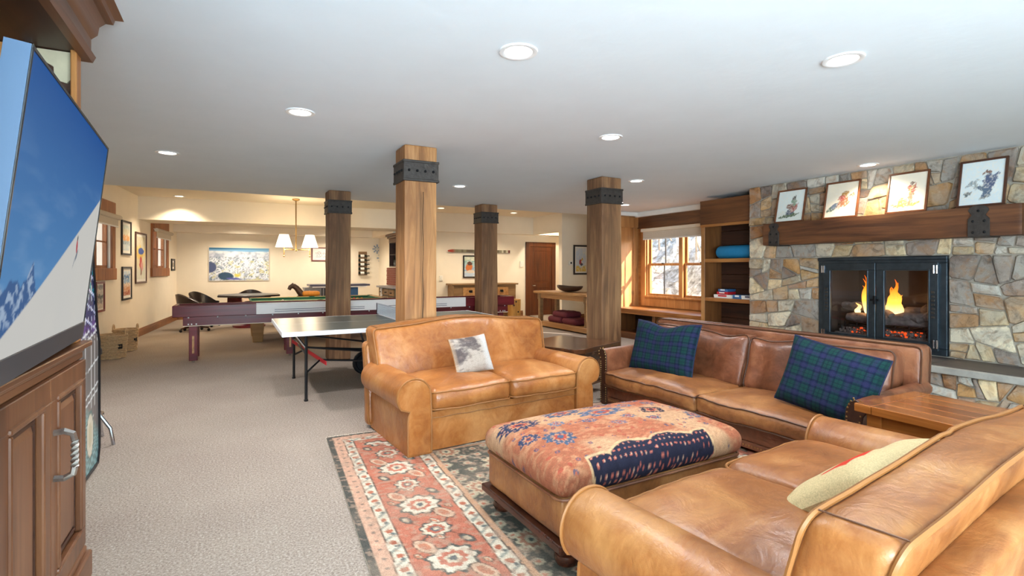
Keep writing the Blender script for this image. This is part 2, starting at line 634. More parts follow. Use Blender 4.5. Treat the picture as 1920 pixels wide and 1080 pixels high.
# ---------------------------------------------------------------- painting helpers (numpy)
def vnoise(x, y, seed=0):
    xi, yi = np.floor(x).astype(np.int64), np.floor(y).astype(np.int64)
    fx, fy = x - xi, y - yi
    def h(a, b):
        n = (a * 374761393 + b * 668265263 + seed * 974711) & 0xffffffff
        n = ((n ^ (n >> 13)) * 1274126177) & 0xffffffff
        return ((n ^ (n >> 16)) & 0xffff) / 65535.
    sx, sy = fx * fx * (3 - 2 * fx), fy * fy * (3 - 2 * fy)
    return (h(xi, yi) * (1 - sx) + h(xi + 1, yi) * sx) * (1 - sy) + (h(xi, yi + 1) * (1 - sx) + h(xi + 1, yi + 1) * sx) * sy
def fbm(x, y, seed=0, o=4):
    t, a, s = 0, .5, 0
    for k in range(o):
        t = t + a * vnoise(x * 2 ** k, y * 2 ** k, seed + k)
        s += a
        a *= .5
    return t / s
def blend(c, mask, col):
    col = np.array(lin(col) if isinstance(col, str) else col)
    m = np.clip(mask, 0, 1)[..., None]
    return c * (1 - m) + col * m
def fill(x, col):
    return np.ones(x.shape + (3,)) * np.array(lin(col))
def ell(x, y, cx, cy, rx, ry, ang=0, soft=.15):
    a = math.radians(ang)
    u = (x - cx) * math.cos(a) + (y - cy) * math.sin(a)
    v = -(x - cx) * math.sin(a) + (y - cy) * math.cos(a)
    r = np.sqrt((u / rx) ** 2 + (v / ry) ** 2)
    return np.clip((1 - r) / soft + .5, 0, 1)
def paint_panel(name, o, u, v, w, h, nx, ny, fn, mat, parent=None, **k):
    """flat printed sheet: grid from corner o along u (width w) and v (height h); fn(s,t) with s,t in 0..1"""
    o, u, v = np.array(o, float), np.array(u, float), np.array(v, float)
    S, T = np.meshgrid(np.linspace(0, 1, nx + 1), np.linspace(0, 1, ny + 1), indexing='ij')
    P = o + S[..., None] * u * w + T[..., None] * v * h
    mb = MB()
    mb.grid([[tuple(p) for p in r] for r in P])
    return mb.build(name, mat, parent, col=fn(S, T).reshape(-1, 3), **k)

# ================================================================ STRUCTURE
ZC, ZT = 2.60, 2.90
def lw(Y, off=0., z=0.):
    """point on the slightly skewed left wall at depth Y, off = distance into the room"""
    return (-1.80 + (Y - 12.42) * .0888 + off, Y - off * .0888, z)
struct(MB().box(-3.2, -3.2, -.12, 9.6, 17.2, 0), 'floor', 'carpet')
struct(MB().box(-2.95, -3.2, ZC, 7.82, 8.6, ZT + .15), 'ceiling', 'ceiling_white')
struct(MB().box(-2.6, 8.6, ZC, 8.9, 9.18, ZT + .15), 'ceiling', 'ceiling_white')
struct(MB().box(-2.45, 9.18, ZT, 9.6, 13.0, ZT + .15), 'ceiling', 'wall_cream')
struct(MB().box(-2.05, 12.9, 2.42, 4.12, 13.9, ZT + .15), 'ceiling_soffit', 'wall_cream')
struct(MB().box(4.12, 12.9, 2.40, 9.6, 13.4, ZT + .15), 'ceiling_soffit', 'wall_cream')
struct(MB().box(-1.75, 16.3, 2.39, 4.3, 16.9, ZT + .15), 'ceiling_soffit', 'wall_cream')
struct(MB().box(3.80, 13.9, 2.38, 4.3, 16.3, ZT + .15), 'ceiling_soffit', 'wall_cream')
struct(MB().box(-1.95, 13.9, 2.72, 3.8, 16.3, ZT + .15), 'ceiling', 'wall_cream')

def wall_open(name, p0, p1, h, th, ops, mat='wall_cream', z0=0.):
    """vertical wall from p0 to p1 (xy), thickness vector th, rectangular openings (a0,a1,z0,z1) in metres along it"""
    p0, p1 = Vector((*p0, 0)), Vector((*p1, 0))
    d = (p1 - p0)
    L = d.length
    d.normalize()
    th = Vector(th)
    cuts = sorted({0., L} | {a for o in ops for a in o[:2]})
    mb = MB()
    for a, b in zip(cuts, cuts[1:]):
        m = (a + b) / 2
        zs = [z0]
        for o in sorted(ops, key=lambda q: q[2]):
            if o[0] <= m <= o[1]:
                zs += [o[2], o[3]]
        zs.append(h)
        for za, zb in zip(zs[::2], zs[1::2]):
            if zb - za > 1e-4:
                q = [p0 + d * a, p0 + d * b, p0 + d * b + th, p0 + d * a + th]
                mb.hexa([Vector((x.x, x.y, za)) for x in q] + [Vector((x.x, x.y, zb)) for x in q])
    return struct(mb, name, mat)

LW0, LW1 = lw(3.1), lw(16.75)
_d = Vector((LW1[0] - LW0[0], LW1[1] - LW0[1]))
def la(Y):   # arc length on the left wall
    return (Y - 3.1) * _d.length / _d.y
AY0, AY1, AZ0, AZ1 = 9.95, 11.16, 1.41, 2.32
BY0, BY1, BZ0, BZ1 = 14.05, 15.45, 1.42, 2.32
wall_open('wall_left', LW0[:2], LW1[:2], ZT, (-.22, .02, 0),
          [(la(AY0), la(AY1), AZ0, AZ1), (la(BY0), la(BY1), BZ0, BZ1)])
struct(MB().box(-1.5, -3.2, 0, -1.28, 3.1, ZC), 'wall_left', 'wall_cream')
struct(MB().box(-3.0, 2.95, 0, -1.5, 3.1, ZC), 'wall_left', 'wall_cream')
struct(MB().box(-2.4, 16.75, 0, 4.3, 16.9, ZT), 'wall_back', 'wall_cream')
struct(MB().box(4.12, 13.2, 0, 9.6, 13.4, ZT), 'wall_back', 'wall_cream')
struct(MB().box(4.12, 13.4, 0, 4.3, 16.75, ZT), 'wall_right', 'wall_cream')
struct(MB().box(7.68, 11.4, 0, 9.6, 11.55, ZT), 'wall_right', 'wall_cream')
struct(MB().box(7.68, 11.55, 2.40, 7.83, 12.9, ZT), 'wall_right', 'wall_cream')
wall_open('wall_right', (7.72, 8.5), (8.72, 11.4), ZT, (.14, -.04, 0), [])
struct(MB().box(9.45, 11.5, 0, 9.6, 13.3, ZT), 'wall_right', 'wall_cream')
struct(MB().box(7.02, 4.90, 0, 7.82, 4.925, ZC), 'bay_light_stop', 'wall_cream')  # unseen panel added to stop sunlight leaking in above the bookshelf
struct(MB().box(-1.5, -3.2, 0, 7.4, -3.05, ZC), 'wall_rear', 'wall_cream')
struct(MB().box(6.75, -3.1, 0, 7.0, .4, ZC), 'wall_right', 'wall_cream')

def base(name, p0, p1, d=.022, h=.165):
    p0, p1 = Vector((*p0, 0)), Vector((*p1, 0))
    t = (p1 - p0).normalized()
    n = Vector((t.y, -t.x, 0))
    mb = MB()
    for z0, z1, dd in ((0, h * .78, d), (h * .78, h, d * .55)):
        q = [p0, p1, p1 + n * dd, p0 + n * dd]
        mb.hexa([x + Vector((0, 0, z0)) for x in q] + [x + Vector((0, 0, z1)) for x in q])
    return struct(mb, name, 'base_wood', bevel=.003)
base('baseboard_left', lw(3.2)[:2], lw(16.75)[:2])
base('baseboard_back', lw(16.75)[:2], (3.7, 16.75))
base('baseboard_back', (4.12, 13.2), (7.5, 13.2))
base('baseboard_back', (8.55, 13.2), (9.4, 13.2))
base('baseboard_right', (7.7, 11.4), (8.7, 11.4))

# ---- windows of the left wall
def left_window(num, y0, y1, z0, z1, trim0, trim1, splits):
    mb = MB()
    D = lambda Y, off, z: Vector(lw(Y, off, z))
    def bar(Y0, Y1, za, zb, o0, o1):
        mb2.hexa([D(Y0, o0, za), D(Y1, o0, za), D(Y1, o1, za), D(Y0, o1, za), D(Y0, o0, zb), D(Y1, o0, zb), D(Y1, o1, zb), D(Y0, o1, zb)])
    mb2 = mb
    bar(y0 - .12, y0, z0 - .2, trim1, 0, .035)
    bar(y1, y1 + .17, z0 - .2, trim1, 0, .035)
    bar(y0 - .15, y1 + .2, z0 - .2, z0, 0, .045)
    bar(y0 - .1, y1 + .12, z1, trim1, 0, .05)
    w = struct(mb, 'window_%d' % num, 'window_rustic', bevel=.006)
    mb2 = MB()
    for Y0, Y1 in splits:
        bar(Y0, Y0 + .05, z0, z1, -.10, -.04); bar(Y1 - .05, Y1, z0, z1, -.10, -.04)
        bar(Y0, Y1, z0, z0 + .05, -.10, -.04); bar(Y0, Y1, z1 - .05, z1, -.10, -.04)
        bar(Y0, Y1, (z0 + z1) / 2 - .012, (z0 + z1) / 2 + .012, -.08, -.06)
    mb2.build('sash', 'window_rustic', w)
    for Y0, Y1 in splits:
        mb2 = MB()
        bar(Y0 + .05, Y1 - .05, z0 + .05, z1 - .05, -.073, -.067)
        mb2.build('pane', 'pane_glass', w)
    # roller shade
    zr = trim1 - .26
    s = thing('roller_shade', 'tan rolled shade above the %s' % ('small left wall window beside the television' if num == 2 else 'far left wall window past the tall framed poster'), 'shade', lw(y0, .1, zr))
    MB().cyl(D(y0 - .06, .10, zr), D(y1 + .14, .10, zr), .042, n=14).build('roller', 'shade_fabric', s, smooth=True)
    mb2 = MB(); bar(y0 - .02, y1 + .04, zr - .16, zr, .098, .104); mb2.build('fabric', 'shade_fabric', s)
    mb2 = MB(); bar(y0 - .02, y1 + .04, zr - .175, zr - .155, .09, .112); mb2.build('hem_bar', 'trim_white', s)
    return w
left_window(2, AY0, AY1, AZ0, AZ1, 9.9, 2.56, [(AY0, (AY0 + AY1) / 2 - .02), ((AY0 + AY1) / 2 + .02, AY1)])
left_window(3, BY0, BY1, BZ0, BZ1, 14, 2.54, [(BY0, (BY0 + BY1) / 2 - .03), ((BY0 + BY1) / 2 + .03, BY1)])
# pale curb wall of the window wells outside
struct(MB().box(-4.2, 7.5, .3, -4.0, 18, 3.2), 'wall_outside', 'trim_white')

# ---- bay with window, window seat and bookshelf (right)
BX = 7.65
wy = lambda px: onX(px, BX)[1]
WY0, WY1 = 6.55, wy(1212)
wall_open('wall_bay', (BX, 5.0), (BX, 8.46), ZC, (.16, 0, 0), [(WY0 - 5.0, WY1 - 5.0, .84, 2.20)], 'bay_wood_h')
bp = struct(MB().box(6.98, 8.42, .60, BX, 8.48, ZC), 'wall_bay_end', 'bay_wood')
MB().box(7.50, 8.395, .60, 7.60, 8.42, 2.28).build('board', 'bay_wood', bp, bevel=.004)
MB().box(6.98, 8.395, .60, 7.10, 8.42, 2.28).build('board', 'bay_wood', bp, bevel=.004)
MB().box(6.98, 8.39, 2.28, BX, 8.42, 2.50).build('board', 'bay_wood', bp, bevel=.004)
struct(MB().box(BX - .03, 6.08, 2.26, BX, 8.42, 2.50), 'trim_1', 'shelf_wood', bevel=.004)
struct(MB().box(BX - .10, 6.08, 2.50, BX, 8.42, 2.60), 'trim_2', 'trim_white', bevel=.01)
struct(MB().box(6.98, 8.34, 2.52, BX, 8.42, 2.60), 'trim_2', 'trim_white', bevel=.01)
# window: casing, two double-hung units
mb = MB()
mb.box(BX - .035, WY1, .62, BX, WY1 + .13, 2.26)
mb.box(BX - .035, WY0, .62, BX, WY1, .80)
mb.box(BX - .06, WY0, .80, BX + .02, WY1 + .02, .84)
ym = (wy(1271) + wy(1284)) / 2
mb.box(BX - .02, ym - .05, .84, BX + .1, ym + .05, 2.2)
mb.box(BX, WY1 - .03, .84, BX + .12, WY1, 2.2)
win1 = struct(mb, 'window_1', 'window_wood', bevel=.004)
for a, b in ((ym + .05, WY1 - .03), (2 * ym - WY1 + .03, ym - .05)):
    a, b = min(a, b), max(a, b)
    zm = 1.49
    for z0, z1, xo in ((.84, zm + .02, .03), (zm - .02, 2.2, .065)):
        s = MB().frame((BX + xo, a, z0), (0, 1, 0), (0, 0, 1), b - a, z1 - z0, .045, (.035, 0, 0)).build('sash', 'window_wood', win1, bevel=.003)
        MB().box(BX + xo + .016, a + .04, z0 + .04, BX + xo + .020, b - .04, z1 - .04).build('pane', 'pane_glass', s)
        MB().box(BX + xo + .004, (a + b) / 2 - .009, z0 + .04, BX + xo + .03, (a + b) / 2 + .009, z1 - .04).build('muntin', 'frame_black', s)
    MB().box(BX - .005, (a + b) / 2 - .03, zm + .015, BX + .035, (a + b) / 2 + .03, zm + .035).build('lock', 'iron', win1)
s = thing('roller_shade', 'wide cream roller shade at the top of the bay window', 'shade', (BX - .07, WY1, 2.2))
MB().box(BX - .11, 6.1, 2.175, BX - .03, WY1 + .06, 2.24).build('cassette', 'trim_cream', s, bevel=.01, seg=2)
MB().box(BX - .075, 6.1, 2.02, BX - .069, WY1 + .02, 2.18).build('fabric', 'shade_fabric', s)
MB().box(BX - .082, 6.1, 2.005, BX - .062, WY1 + .02, 2.03).build('hem_bar', 'trim_white', s, bevel=.004)
# window seat
b = thing('window_seat', 'built-in wooden window seat with open cubbies under the bay window', 'bench', (6.95, 7.2, 0))
MB().box(6.93, 6.08, .545, BX, 8.42, .60).build('seat_board', 'bay_wood_h', b, bevel=.006)
MB().box(7.5, 6.08, .1, 7.53, 8.42, .545).build('back_panel', 'shelf_back', b)
for y, t in ((8.38, .08), (7.24, .07), (6.14, .11)):
    MB().box(6.95, y - t / 2, .1, 7.5, y + t / 2, .545).build('divider', 'shelf_wood_v', b, bevel=.004)
MB().box(6.95, 6.08, .0, 7.5, 8.42, .12).build('base', 'shelf_wood', b, bevel=.004)
MB().box(6.935, 6.08, .50, 6.955, 8.42, .55).build('apron', 'bay_wood_h', b, bevel=.003)
# bookshelf
SX = 6.90
b = thing('bookshelf', 'tall dark wooden bookshelf built in beside the stone chimney', 'bookshelf', (SX, 5.55, 0))
MB().box(SX, 5.99, 0, BX - .02, 6.06, 2.52).build('side_panel', 'shelf_wood_v', b, bevel=.004)
MB().box(SX, 4.93, 0, BX - .02, 4.98, 2.52).build('side_panel', 'shelf_wood_v', b, bevel=.004)
for k in range(10):
    MB().box(7.30, 4.98, .1 + k * .242, 7.33, 5.99, .1 + k * .242 + .236).build('back_board', 'shelf_back', b, bevel=.004)
MB().box(SX - .02, 4.93, 2.13, BX - .02, 6.075, 2.53).build('head_board', 'shelf_wood', b, bevel=.006)
MB().box(SX - .03, 4.93, 2.09, SX + .03, 6.065, 2.135).build('head_trim', 'bay_wood_h', b, bevel=.006)
for z in (1.565, .925):
    MB().box(SX, 4.98, z - .06, 7.30, 5.99, z).build('shelf', 'bay_wood_h', b, bevel=.004)
MB().box(SX, 4.98, 0, 7.30, 5.99, .1).build('plinth', 'shelf_wood', b, bevel=.004)
MB().box(SX - .012, 5.985, 0, SX, 6.06, 2.1).build('face_stile', 'bay_wood', b, bevel=.003)

# outside bank of pale rock and snow
def bank():
    mb = MB()
    P = []
    for i in range(60):
        row = []
        for j in range(80):
            x, y = 8.95 + i * .16, 2.5 + j * .16
            z = -.3 + (x - 8.95) * .62 + .9 * (mnoise.fractal(Vector((x * .9, y * .9, 0)), 1., 2., 6) ) * .55
            row.append((x, y, z))
        P.append(row)
    mb.grid(P)
    return struct(mb, 'ground_outside', 'rock_bank')
bank()
plain('twig', '#8d7d6a', .8, var=.2, vs=20)
def branches():
    mb = MB()
    rr = random.Random(4)
    for k in range(22):
        x, y = rr.uniform(11., 13.), rr.uniform(9.6, 16.)
        z = .1 + (x - 8.95) * .62
        p = [Vector((x, y, z))]
        d = Vector((rr.uniform(-.3, .1), rr.uniform(-.5, .5), 1)).normalized()
        for s_ in range(7):
            d = (d + Vector((rr.uniform(-.35, .35), rr.uniform(-.45, .45), rr.uniform(-.15, .2)))).normalized()
            p.append(p[-1] + d * .3)
            if s_ > 1:
                e = p[-1] + Vector((rr.uniform(-.3, .3), rr.uniform(-.6, .6), rr.uniform(.1, .5)))
                mb.tube([p[-1], (p[-1] + e) / 2 + Vector((0, 0, .06)), e], [.012, .009, .004], 4)
        mb.tube(p, [.028 - .003 * q for q in range(8)], 5)
    o = mb.build('bare_shrubs', 'twig')
    o['kind'] = 'stuff'
    tag(o, 'tangle of bare shrub branches outside the bay window', 'shrubs')
branches()

# ================================================================ FIREPLACE WALL
FX = 6.72           # face of the stones
OY0, OY1, OZ0, OZ1 = 2.60, 3.98, .453, 1.545
wall_open('wall_fireplace', (FX + .015, .4), (FX + .015, 5.02), ZC, (.28, 0, 0), [(OY0 - .4, OY1 - .4, OZ0, OZ1)], 'mortar')
fw = bpy.data.objects['wall_fireplace']
PAL = ['#c39c6c', '#b98d5c', '#d2b68c', '#b3aa9e', '#9c938a', '#cbbda6', '#a9784f', '#85746a', '#dccdb2', '#bda785', '#94857a', '#c6a47e', '#d8c29c', '#ad8661', '#c9c2b6']
def cut(poly, p, n):
    a, b = [], []
    m = len(poly)
    for i in range(m):
        c, d = poly[i], poly[(i + 1) % m]
        sc, sd = (c - p).dot(n), (d - p).dot(n)
        (a if sc >= 0 else b).append(c)
        if sc * sd < 0:
            x = c + (d - c) * (sc / (sc - sd))
            a.append(x)
            b.append(x)
    return a, b
def area(poly):
    return abs(sum(poly[i].x * poly[(i + 1) % len(poly)].y - poly[(i + 1) % len(poly)].x * poly[i].y for i in range(len(poly)))) / 2
SR = random.Random(11)
def split(poly, out, amin, amax):
    if len(poly) < 3:
        return
    A = area(poly)
    u0, u1 = min(p.x for p in poly), max(p.x for p in poly)
    v0, v1 = min(p.y for p in poly), max(p.y for p in poly)
    asp = (u1 - u0) / max(v1 - v0, 1e-6)
    if A < SR.uniform(amin, amax) and .45 < asp < 2.7 or A < amin:
        out.append(poly)
        return
    c = Vector((u0 + (u1 - u0) * SR.uniform(.34, .66), v0 + (v1 - v0) * SR.uniform(.34, .66)))
    a = SR.gauss(0, 13)
    n = Vector((math.cos(R(a)), math.sin(R(a)))) if asp > SR.uniform(.9, 1.5) else Vector((-math.sin(R(a)), math.cos(R(a))))
    x, y = cut(poly, c, n)
    split(x, out, amin, amax)
    split(y, out, amin, amax)
def stones(rects, X, parent, sgn=-1, amin=.018, amax=.11):
    for (u0, v0, u1, v1) in rects:
        out = []
        split([Vector((u0, v0)), Vector((u1, v0)), Vector((u1, v1)), Vector((u0, v1))], out, amin, amax)
        for poly in out:
            m = len(poly)
            c = sum(poly, Vector((0, 0))) / m
            # corner rounding (chaikin) then mortar gap
            q = []
            for i in range(m):
                p0, p1, p2 = poly[i - 1], poly[i], poly[(i + 1) % m]
                k = SR.uniform(.06, .24)
                q += [p1 + (p0 - p1) * k * .5, p1 + (p2 - p1) * k * .5]
            def inset(pl, d):
                r = []
                for p in pl:
                    w = p - c
                    L = w.length
                    r.append(c + w * max(.3, (L - d) / L))
                return r
            g = SR.uniform(.002, .006)
            r0 = inset(q, g)
            r0 = [p + Vector((SR.uniform(-.005, .005), SR.uniform(-.005, .005))) for p in r0]
            r1 = inset(r0, .004)
            r2 = inset(r0, SR.uniform(.012, .022))
            h = SR.uniform(.030, .046)
            tx, ty = SR.uniform(-.06, .06), SR.uniform(-.06, .06)
            mb = MB()
            L = []
            for pl, dd in ((r0, -.03), (r1, h * .62), (r2, h)):
                for p in pl:
                    e = dd + ((p.x - c.x) * tx + (p.y - c.y) * ty if dd > 0 else 0) + (SR.uniform(-.006, .006) if dd == h else 0)
                    L.append((X + .03 + sgn * e, p.x, p.y))
            n = len(q)
            fs = [(i, (i + 1) % n, n + (i + 1) % n, n + i) for i in range(n)] + [(n + i, n + (i + 1) % n, 2 * n + (i + 1) % n, 2 * n + i) for i in range(n)]
            L.append((X + .03 + sgn * (h + SR.uniform(-.003, .008)), c.x, c.y))
            fs += [(2 * n + i, 2 * n + (i + 1) % n, 3 * n) for i in range(n)]
            mb.add(L, fs)
            o = mb.build('stone', 'stone', parent, smooth=True, ang=30)
            col = Vector(lin(SR.choice(PAL))) * SR.uniform(.95, 1.35)
            o.color = (*col, 1)
stones([(OY1, .45, 5.02, OZ1), (.45, .45, OY0, OZ1), (.45, OZ1, 5.02, ZC - .005)], FX, fw)
# hearth
hb = struct(MB().box(6.16, .4, 0, FX + .03, 4.7, .375), 'hearth_base', 'mortar')
stones([(.5, .0, 4.7, .37)], 6.14, hb, amin=.012, amax=.06)
hs = thing('hearth', 'long raised stone hearth ledge running below the fireplace', 'hearth', (6.4, 2.5, .375))
for y0, y1 in ((.4, 1.2), (1.2, 2.52), (2.525, 3.6), (3.605, 4.72)):
    MB().box(6.06, y0, .376, FX + .01, y1, .445).build('slab', 'slab_edge', hs, bevel=.01, seg=2)
    MB().box(6.085, y0 + .004, .440, FX - .03, y1 - .004, .452).build('slab_top', 'slab_dark', hs, bevel=.004)
# firebox
fb = thing('fireplace', 'steel framed fireplace with two glass doors in the stone chimney', 'fireplace', (FX, 3.29, .45))
mb = MB()
mb.box(7.28, OY0, OZ0, 7.33, OY1, OZ1)
mb.hexa([(FX + .05, OY0 + .0, OZ0), (7.3, OY0 + .2, OZ0), (7.3, OY0 + .0, OZ0), (FX + .05, OY0 - .03, OZ0), (FX + .05, OY0, OZ1), (7.3, OY0 + .2, OZ1), (7.3, OY0, OZ1), (FX + .05, OY0 - .03, OZ1)])
mb.hexa([(FX + .05, OY1 + .03, OZ0), (7.3, OY1 + .03, OZ0), (7.3, OY1 - .2, OZ0), (FX + .05, OY1, OZ0), (FX + .05, OY1 + .03, OZ1), (7.3, OY1 + .03, OZ1), (7.3, OY1 - .2, OZ1), (FX + .05, OY1, OZ1)])
mb.box(FX + .05, OY0, OZ1 - .03, 7.3, OY1, OZ1 + .01)
mb.box(FX + .05, OY0, OZ0 - .02, 7.3, OY1, OZ0 + .02)
mb.build('firebox', 'firebox', fb)
MB().frame((FX - .02, OY0 + .005, OZ0 + .005), (0, 1, 0), (0, 0, 1), OY1 - OY0 - .01, OZ1 - OZ0 - .01, .075, (.06, 0, 0)).build('outer_frame', 'steel_blue', fb, bevel=.006)
MB().box(FX - .035, OY0 + .0, OZ1 - .045, FX + .03, OY1, OZ1 - .005).build('top_bar', 'steel_blue', fb, bevel=.006)
mid = (OY0 + OY1) / 2
for y0, y1, hs_ in ((OY0 + .075, mid - .004, OY0 + .09), (mid + .004, OY1 - .075, OY1 - .09)):
    z0, z1 = OZ0 + .055, OZ1 - .075
    d = MB().frame((FX - .045, y0, z0), (0, 1, 0), (0, 0, 1), y1 - y0, z1 - z0, .085, (.04, 0, 0)).build('door', 'steel_blue', fb, bevel=.004)
    MB().frame((FX - .052, y0 + .075, z0 + .075), (0, 1, 0), (0, 0, 1), y1 - y0 - .15, z1 - z0 - .15, .016, (.02, 0, 0)).build('glass_bead', 'steel_blue', d, bevel=.003)
    MB().box(FX - .03, y0 + .08, z0 + .08, FX - .024, y1 - .08, z1 - .08).build('pane', 'pane_glass', d)
    for z in (z0 + .075, z1 - .075):
        mb = MB()
        for dy in (-.012, .016):
            mb.cyl((FX - .062, hs_ + dy, z - .045), (FX - .062, hs_ + dy, z + .045), .010, n=8)
        mb.build('hinge', 'chrome', d, smooth=True)
    yv = y0 + .045 if y0 < mid - .2 else y1 - .045
    mb = MB()
    for k in range(7):
        mb.box(FX - .055, yv - .018, 1.02 - .16 + k * .045, FX - .04, yv + .018, 1.02 - .16 + k * .045 + .028)
    mb.build('vent_plate', 'iron', d, bevel=.004)
mb = MB()
mb.obox((FX - .06, mid, 1.03), (.012, 0, 0), (0, .05, 0), (0, 0, .012)).obox((FX - .065, mid, 1.03), (.014, 0, 0), (0, .014, 0), (0, 0, .05))
mb.build('latch', 'iron_dark', fb, bevel=.004)
def log(c, ax, L, r, seed):
    ax = Vector(ax).normalized()
    rr = random.Random(seed)
    pts, rs = [], []
    for k in range(9):
        t = k / 8 - .5
        pts.append(Vector(c) + ax * L * t + Vector((rr.uniform(-.012, .012), rr.uniform(-.012, .012), rr.uniform(-.008, .02))))
        rs.append(r * (1 + rr.uniform(-.14, .14)) * (.85 if k in (0, 8) else 1))
    mb = MB().tube(pts, rs, 11)
    mb.xf(lambda p: p + Vector((1, 1, 1)) * .014 * mnoise.noise(p * 28))
    o = mb.build('fire_log', 'log_grey', smooth=True)
    return o
LG = 'gas logs in the fireplace'
for i, (c, ax, L, r, lb) in enumerate([
        ((6.88, 3.26, .775), (.05, 1, .02), .92, .062, 'thick charred log across the front of the fireplace grate'),
        ((7.05, 3.62, .90), (.15, 1, .10), .55, .055, 'pale log at the rear left of the fire'),
        ((7.06, 2.98, .90), (.1, 1, -.16), .52, .058, 'pale grey log at the rear right of the fire'),
        ((6.95, 3.35, .875), (.55, .8, .18), .42, .04, 'short log leaning across the middle of the fire'),
        ((6.84, 2.98, .83), (.1, 1, -.12), .48, .055, 'dark forked log on the front right of the grate')]):
    tag(log(c, ax, L, r, i), lb, 'log', LG)
mb = MB()
for k in range(7):
    y = 2.86 + k * .14
    mb.tube([(6.80, y, .74), (6.80, y, .695), (7.1, y, .695), (7.12, y, .76)], .009, 6)
mb.cyl((6.83, 2.8, .69), (6.83, 3.8, .69), .011).cyl((7.08, 2.8, .69), (7.08, 3.8, .69), .011)
for y in (2.84, 3.76):
    for x in (6.83, 7.08):
        mb.cyl((x, y, .475), (x, y, .69), .011)
tag(mb.build('fire_grate', 'iron_dark', smooth=True), 'black iron grate carrying the logs inside the fireplace', 'grate')
mb = MB()
rr = random.Random(3)
me_ = MB()
for k in range(620):
    p = (rr.uniform(6.79, 7.1), rr.uniform(2.78, 3.8), rr.uniform(.60, .655))
    (me_ if rr.random() < .28 and 6.8 < p[0] < 7.05 and 2.9 < p[1] < 3.65 else mb).ball(p, rr.uniform(.009, .018), 5, 3)
mb.box(6.80, 2.75, .475, 7.1, 3.83, .60)
eb = mb.build('ember_bed', 'log_grey')
eb['kind'] = 'stuff'
tag(eb, 'bed of loose grey and glowing embers under the logs', 'embers')
MW[eb.name] = Matrix.Identity(4)
g_ = me_.build('glowing_embers', 'ember', eb)
g_['kind'] = 'stuff'
def flame(c, h, w, seed):
    rr = random.Random(seed)
    mb = MB()
    for k in range(13):
        a = rr.gauss(0, .42)
        hh = h * max(.25, 1 - .6 * abs(a)) * rr.uniform(.6, 1.0)
        x0 = c[0] + rr.uniform(-.06, .06)
        pts, rs = [], []
        ph, sw = rr.uniform(0, 6), rr.uniform(-.05, .05)
        for i in range(16):
            t = i / 15
            pts.append((x0 + .02 * math.sin(t * 6 + ph), c[1] + a * w * (1 - t * .35) + sw * t + .022 * t * math.sin(t * 9 + ph), c[2] + hh * t))
            rs.append(max(.0015, w * .38 * math.sin(min(1.57, t * 5 + .45)) * (1 - t) ** .75 * (1 + .15 * math.sin(t * 14 + ph))))
        mb.tube(pts, rs, 8)
    return mb.build('flame', 'flame', smooth=True)
FY0, FY1 = onX(1628, 6.97)[1], onX(1676, 6.97)[1]
tag(flame((6.97, FY0, .84), .52, .10, 2), 'narrow orange flame behind the left fireplace door', 'flame', 'flames of the fire')
tag(flame((6.97, FY1, .84), .48, .12, 5), 'broad orange flame behind the right fireplace door', 'flame', 'flames of the fire')
for y in (FY0, FY1):
    light('fire_glow', 'POINT', (6.9, y, .95), (0, 0, -1), 5, (1, .5, .18), shadow_soft_size=.1)

# mantel
mt = thing('mantel', 'thick dark timber mantel beam with iron straps over the fireplace', 'mantel', (6.6, 3.27, 1.72))
puff(.135, 1.335, .15, .012, (4, 40, 6), lambda p: p + Vector((6.585, 3.27, 1.87)) + Vector((1, .2, .6)) * .008 * mnoise.noise(p * 5)).build('beam', 'mantel_wood', mt, smooth=True)
for y, w in ((4.43, .075), (2.25, .085)):
    mb = MB()
    prof = []
    for a in range(0, 181, 20):
        prof.append((math.cos(R(a)) * w * .95, .105 + math.sin(R(a)) * w * .62))
    prof += [(-w * .62, .06), (-w, .02), (-w, -.15), (w, -.15), (w, .02), (w * .62, .06)]
    mb.prism([(6.447, y + a, 1.87 + b) for a, b in prof], (-.014, 0, 0))
    st = mb.build('strap', 'iron', mt, bevel=.003)
    for a, b in ((0, .10), (-.045, .0), (.045, .0), (-.045, -.11), (.045, -.11)):
        MB().ball((6.432, y + a, 1.87 + b), (.008, .013, .013), 8, 5).build('bolt', 'iron_dark', st, smooth=True)
    MB().box(6.45, y - w, 1.712, 6.68, y + w, 1.722).build('strap_return', 'iron', mt)

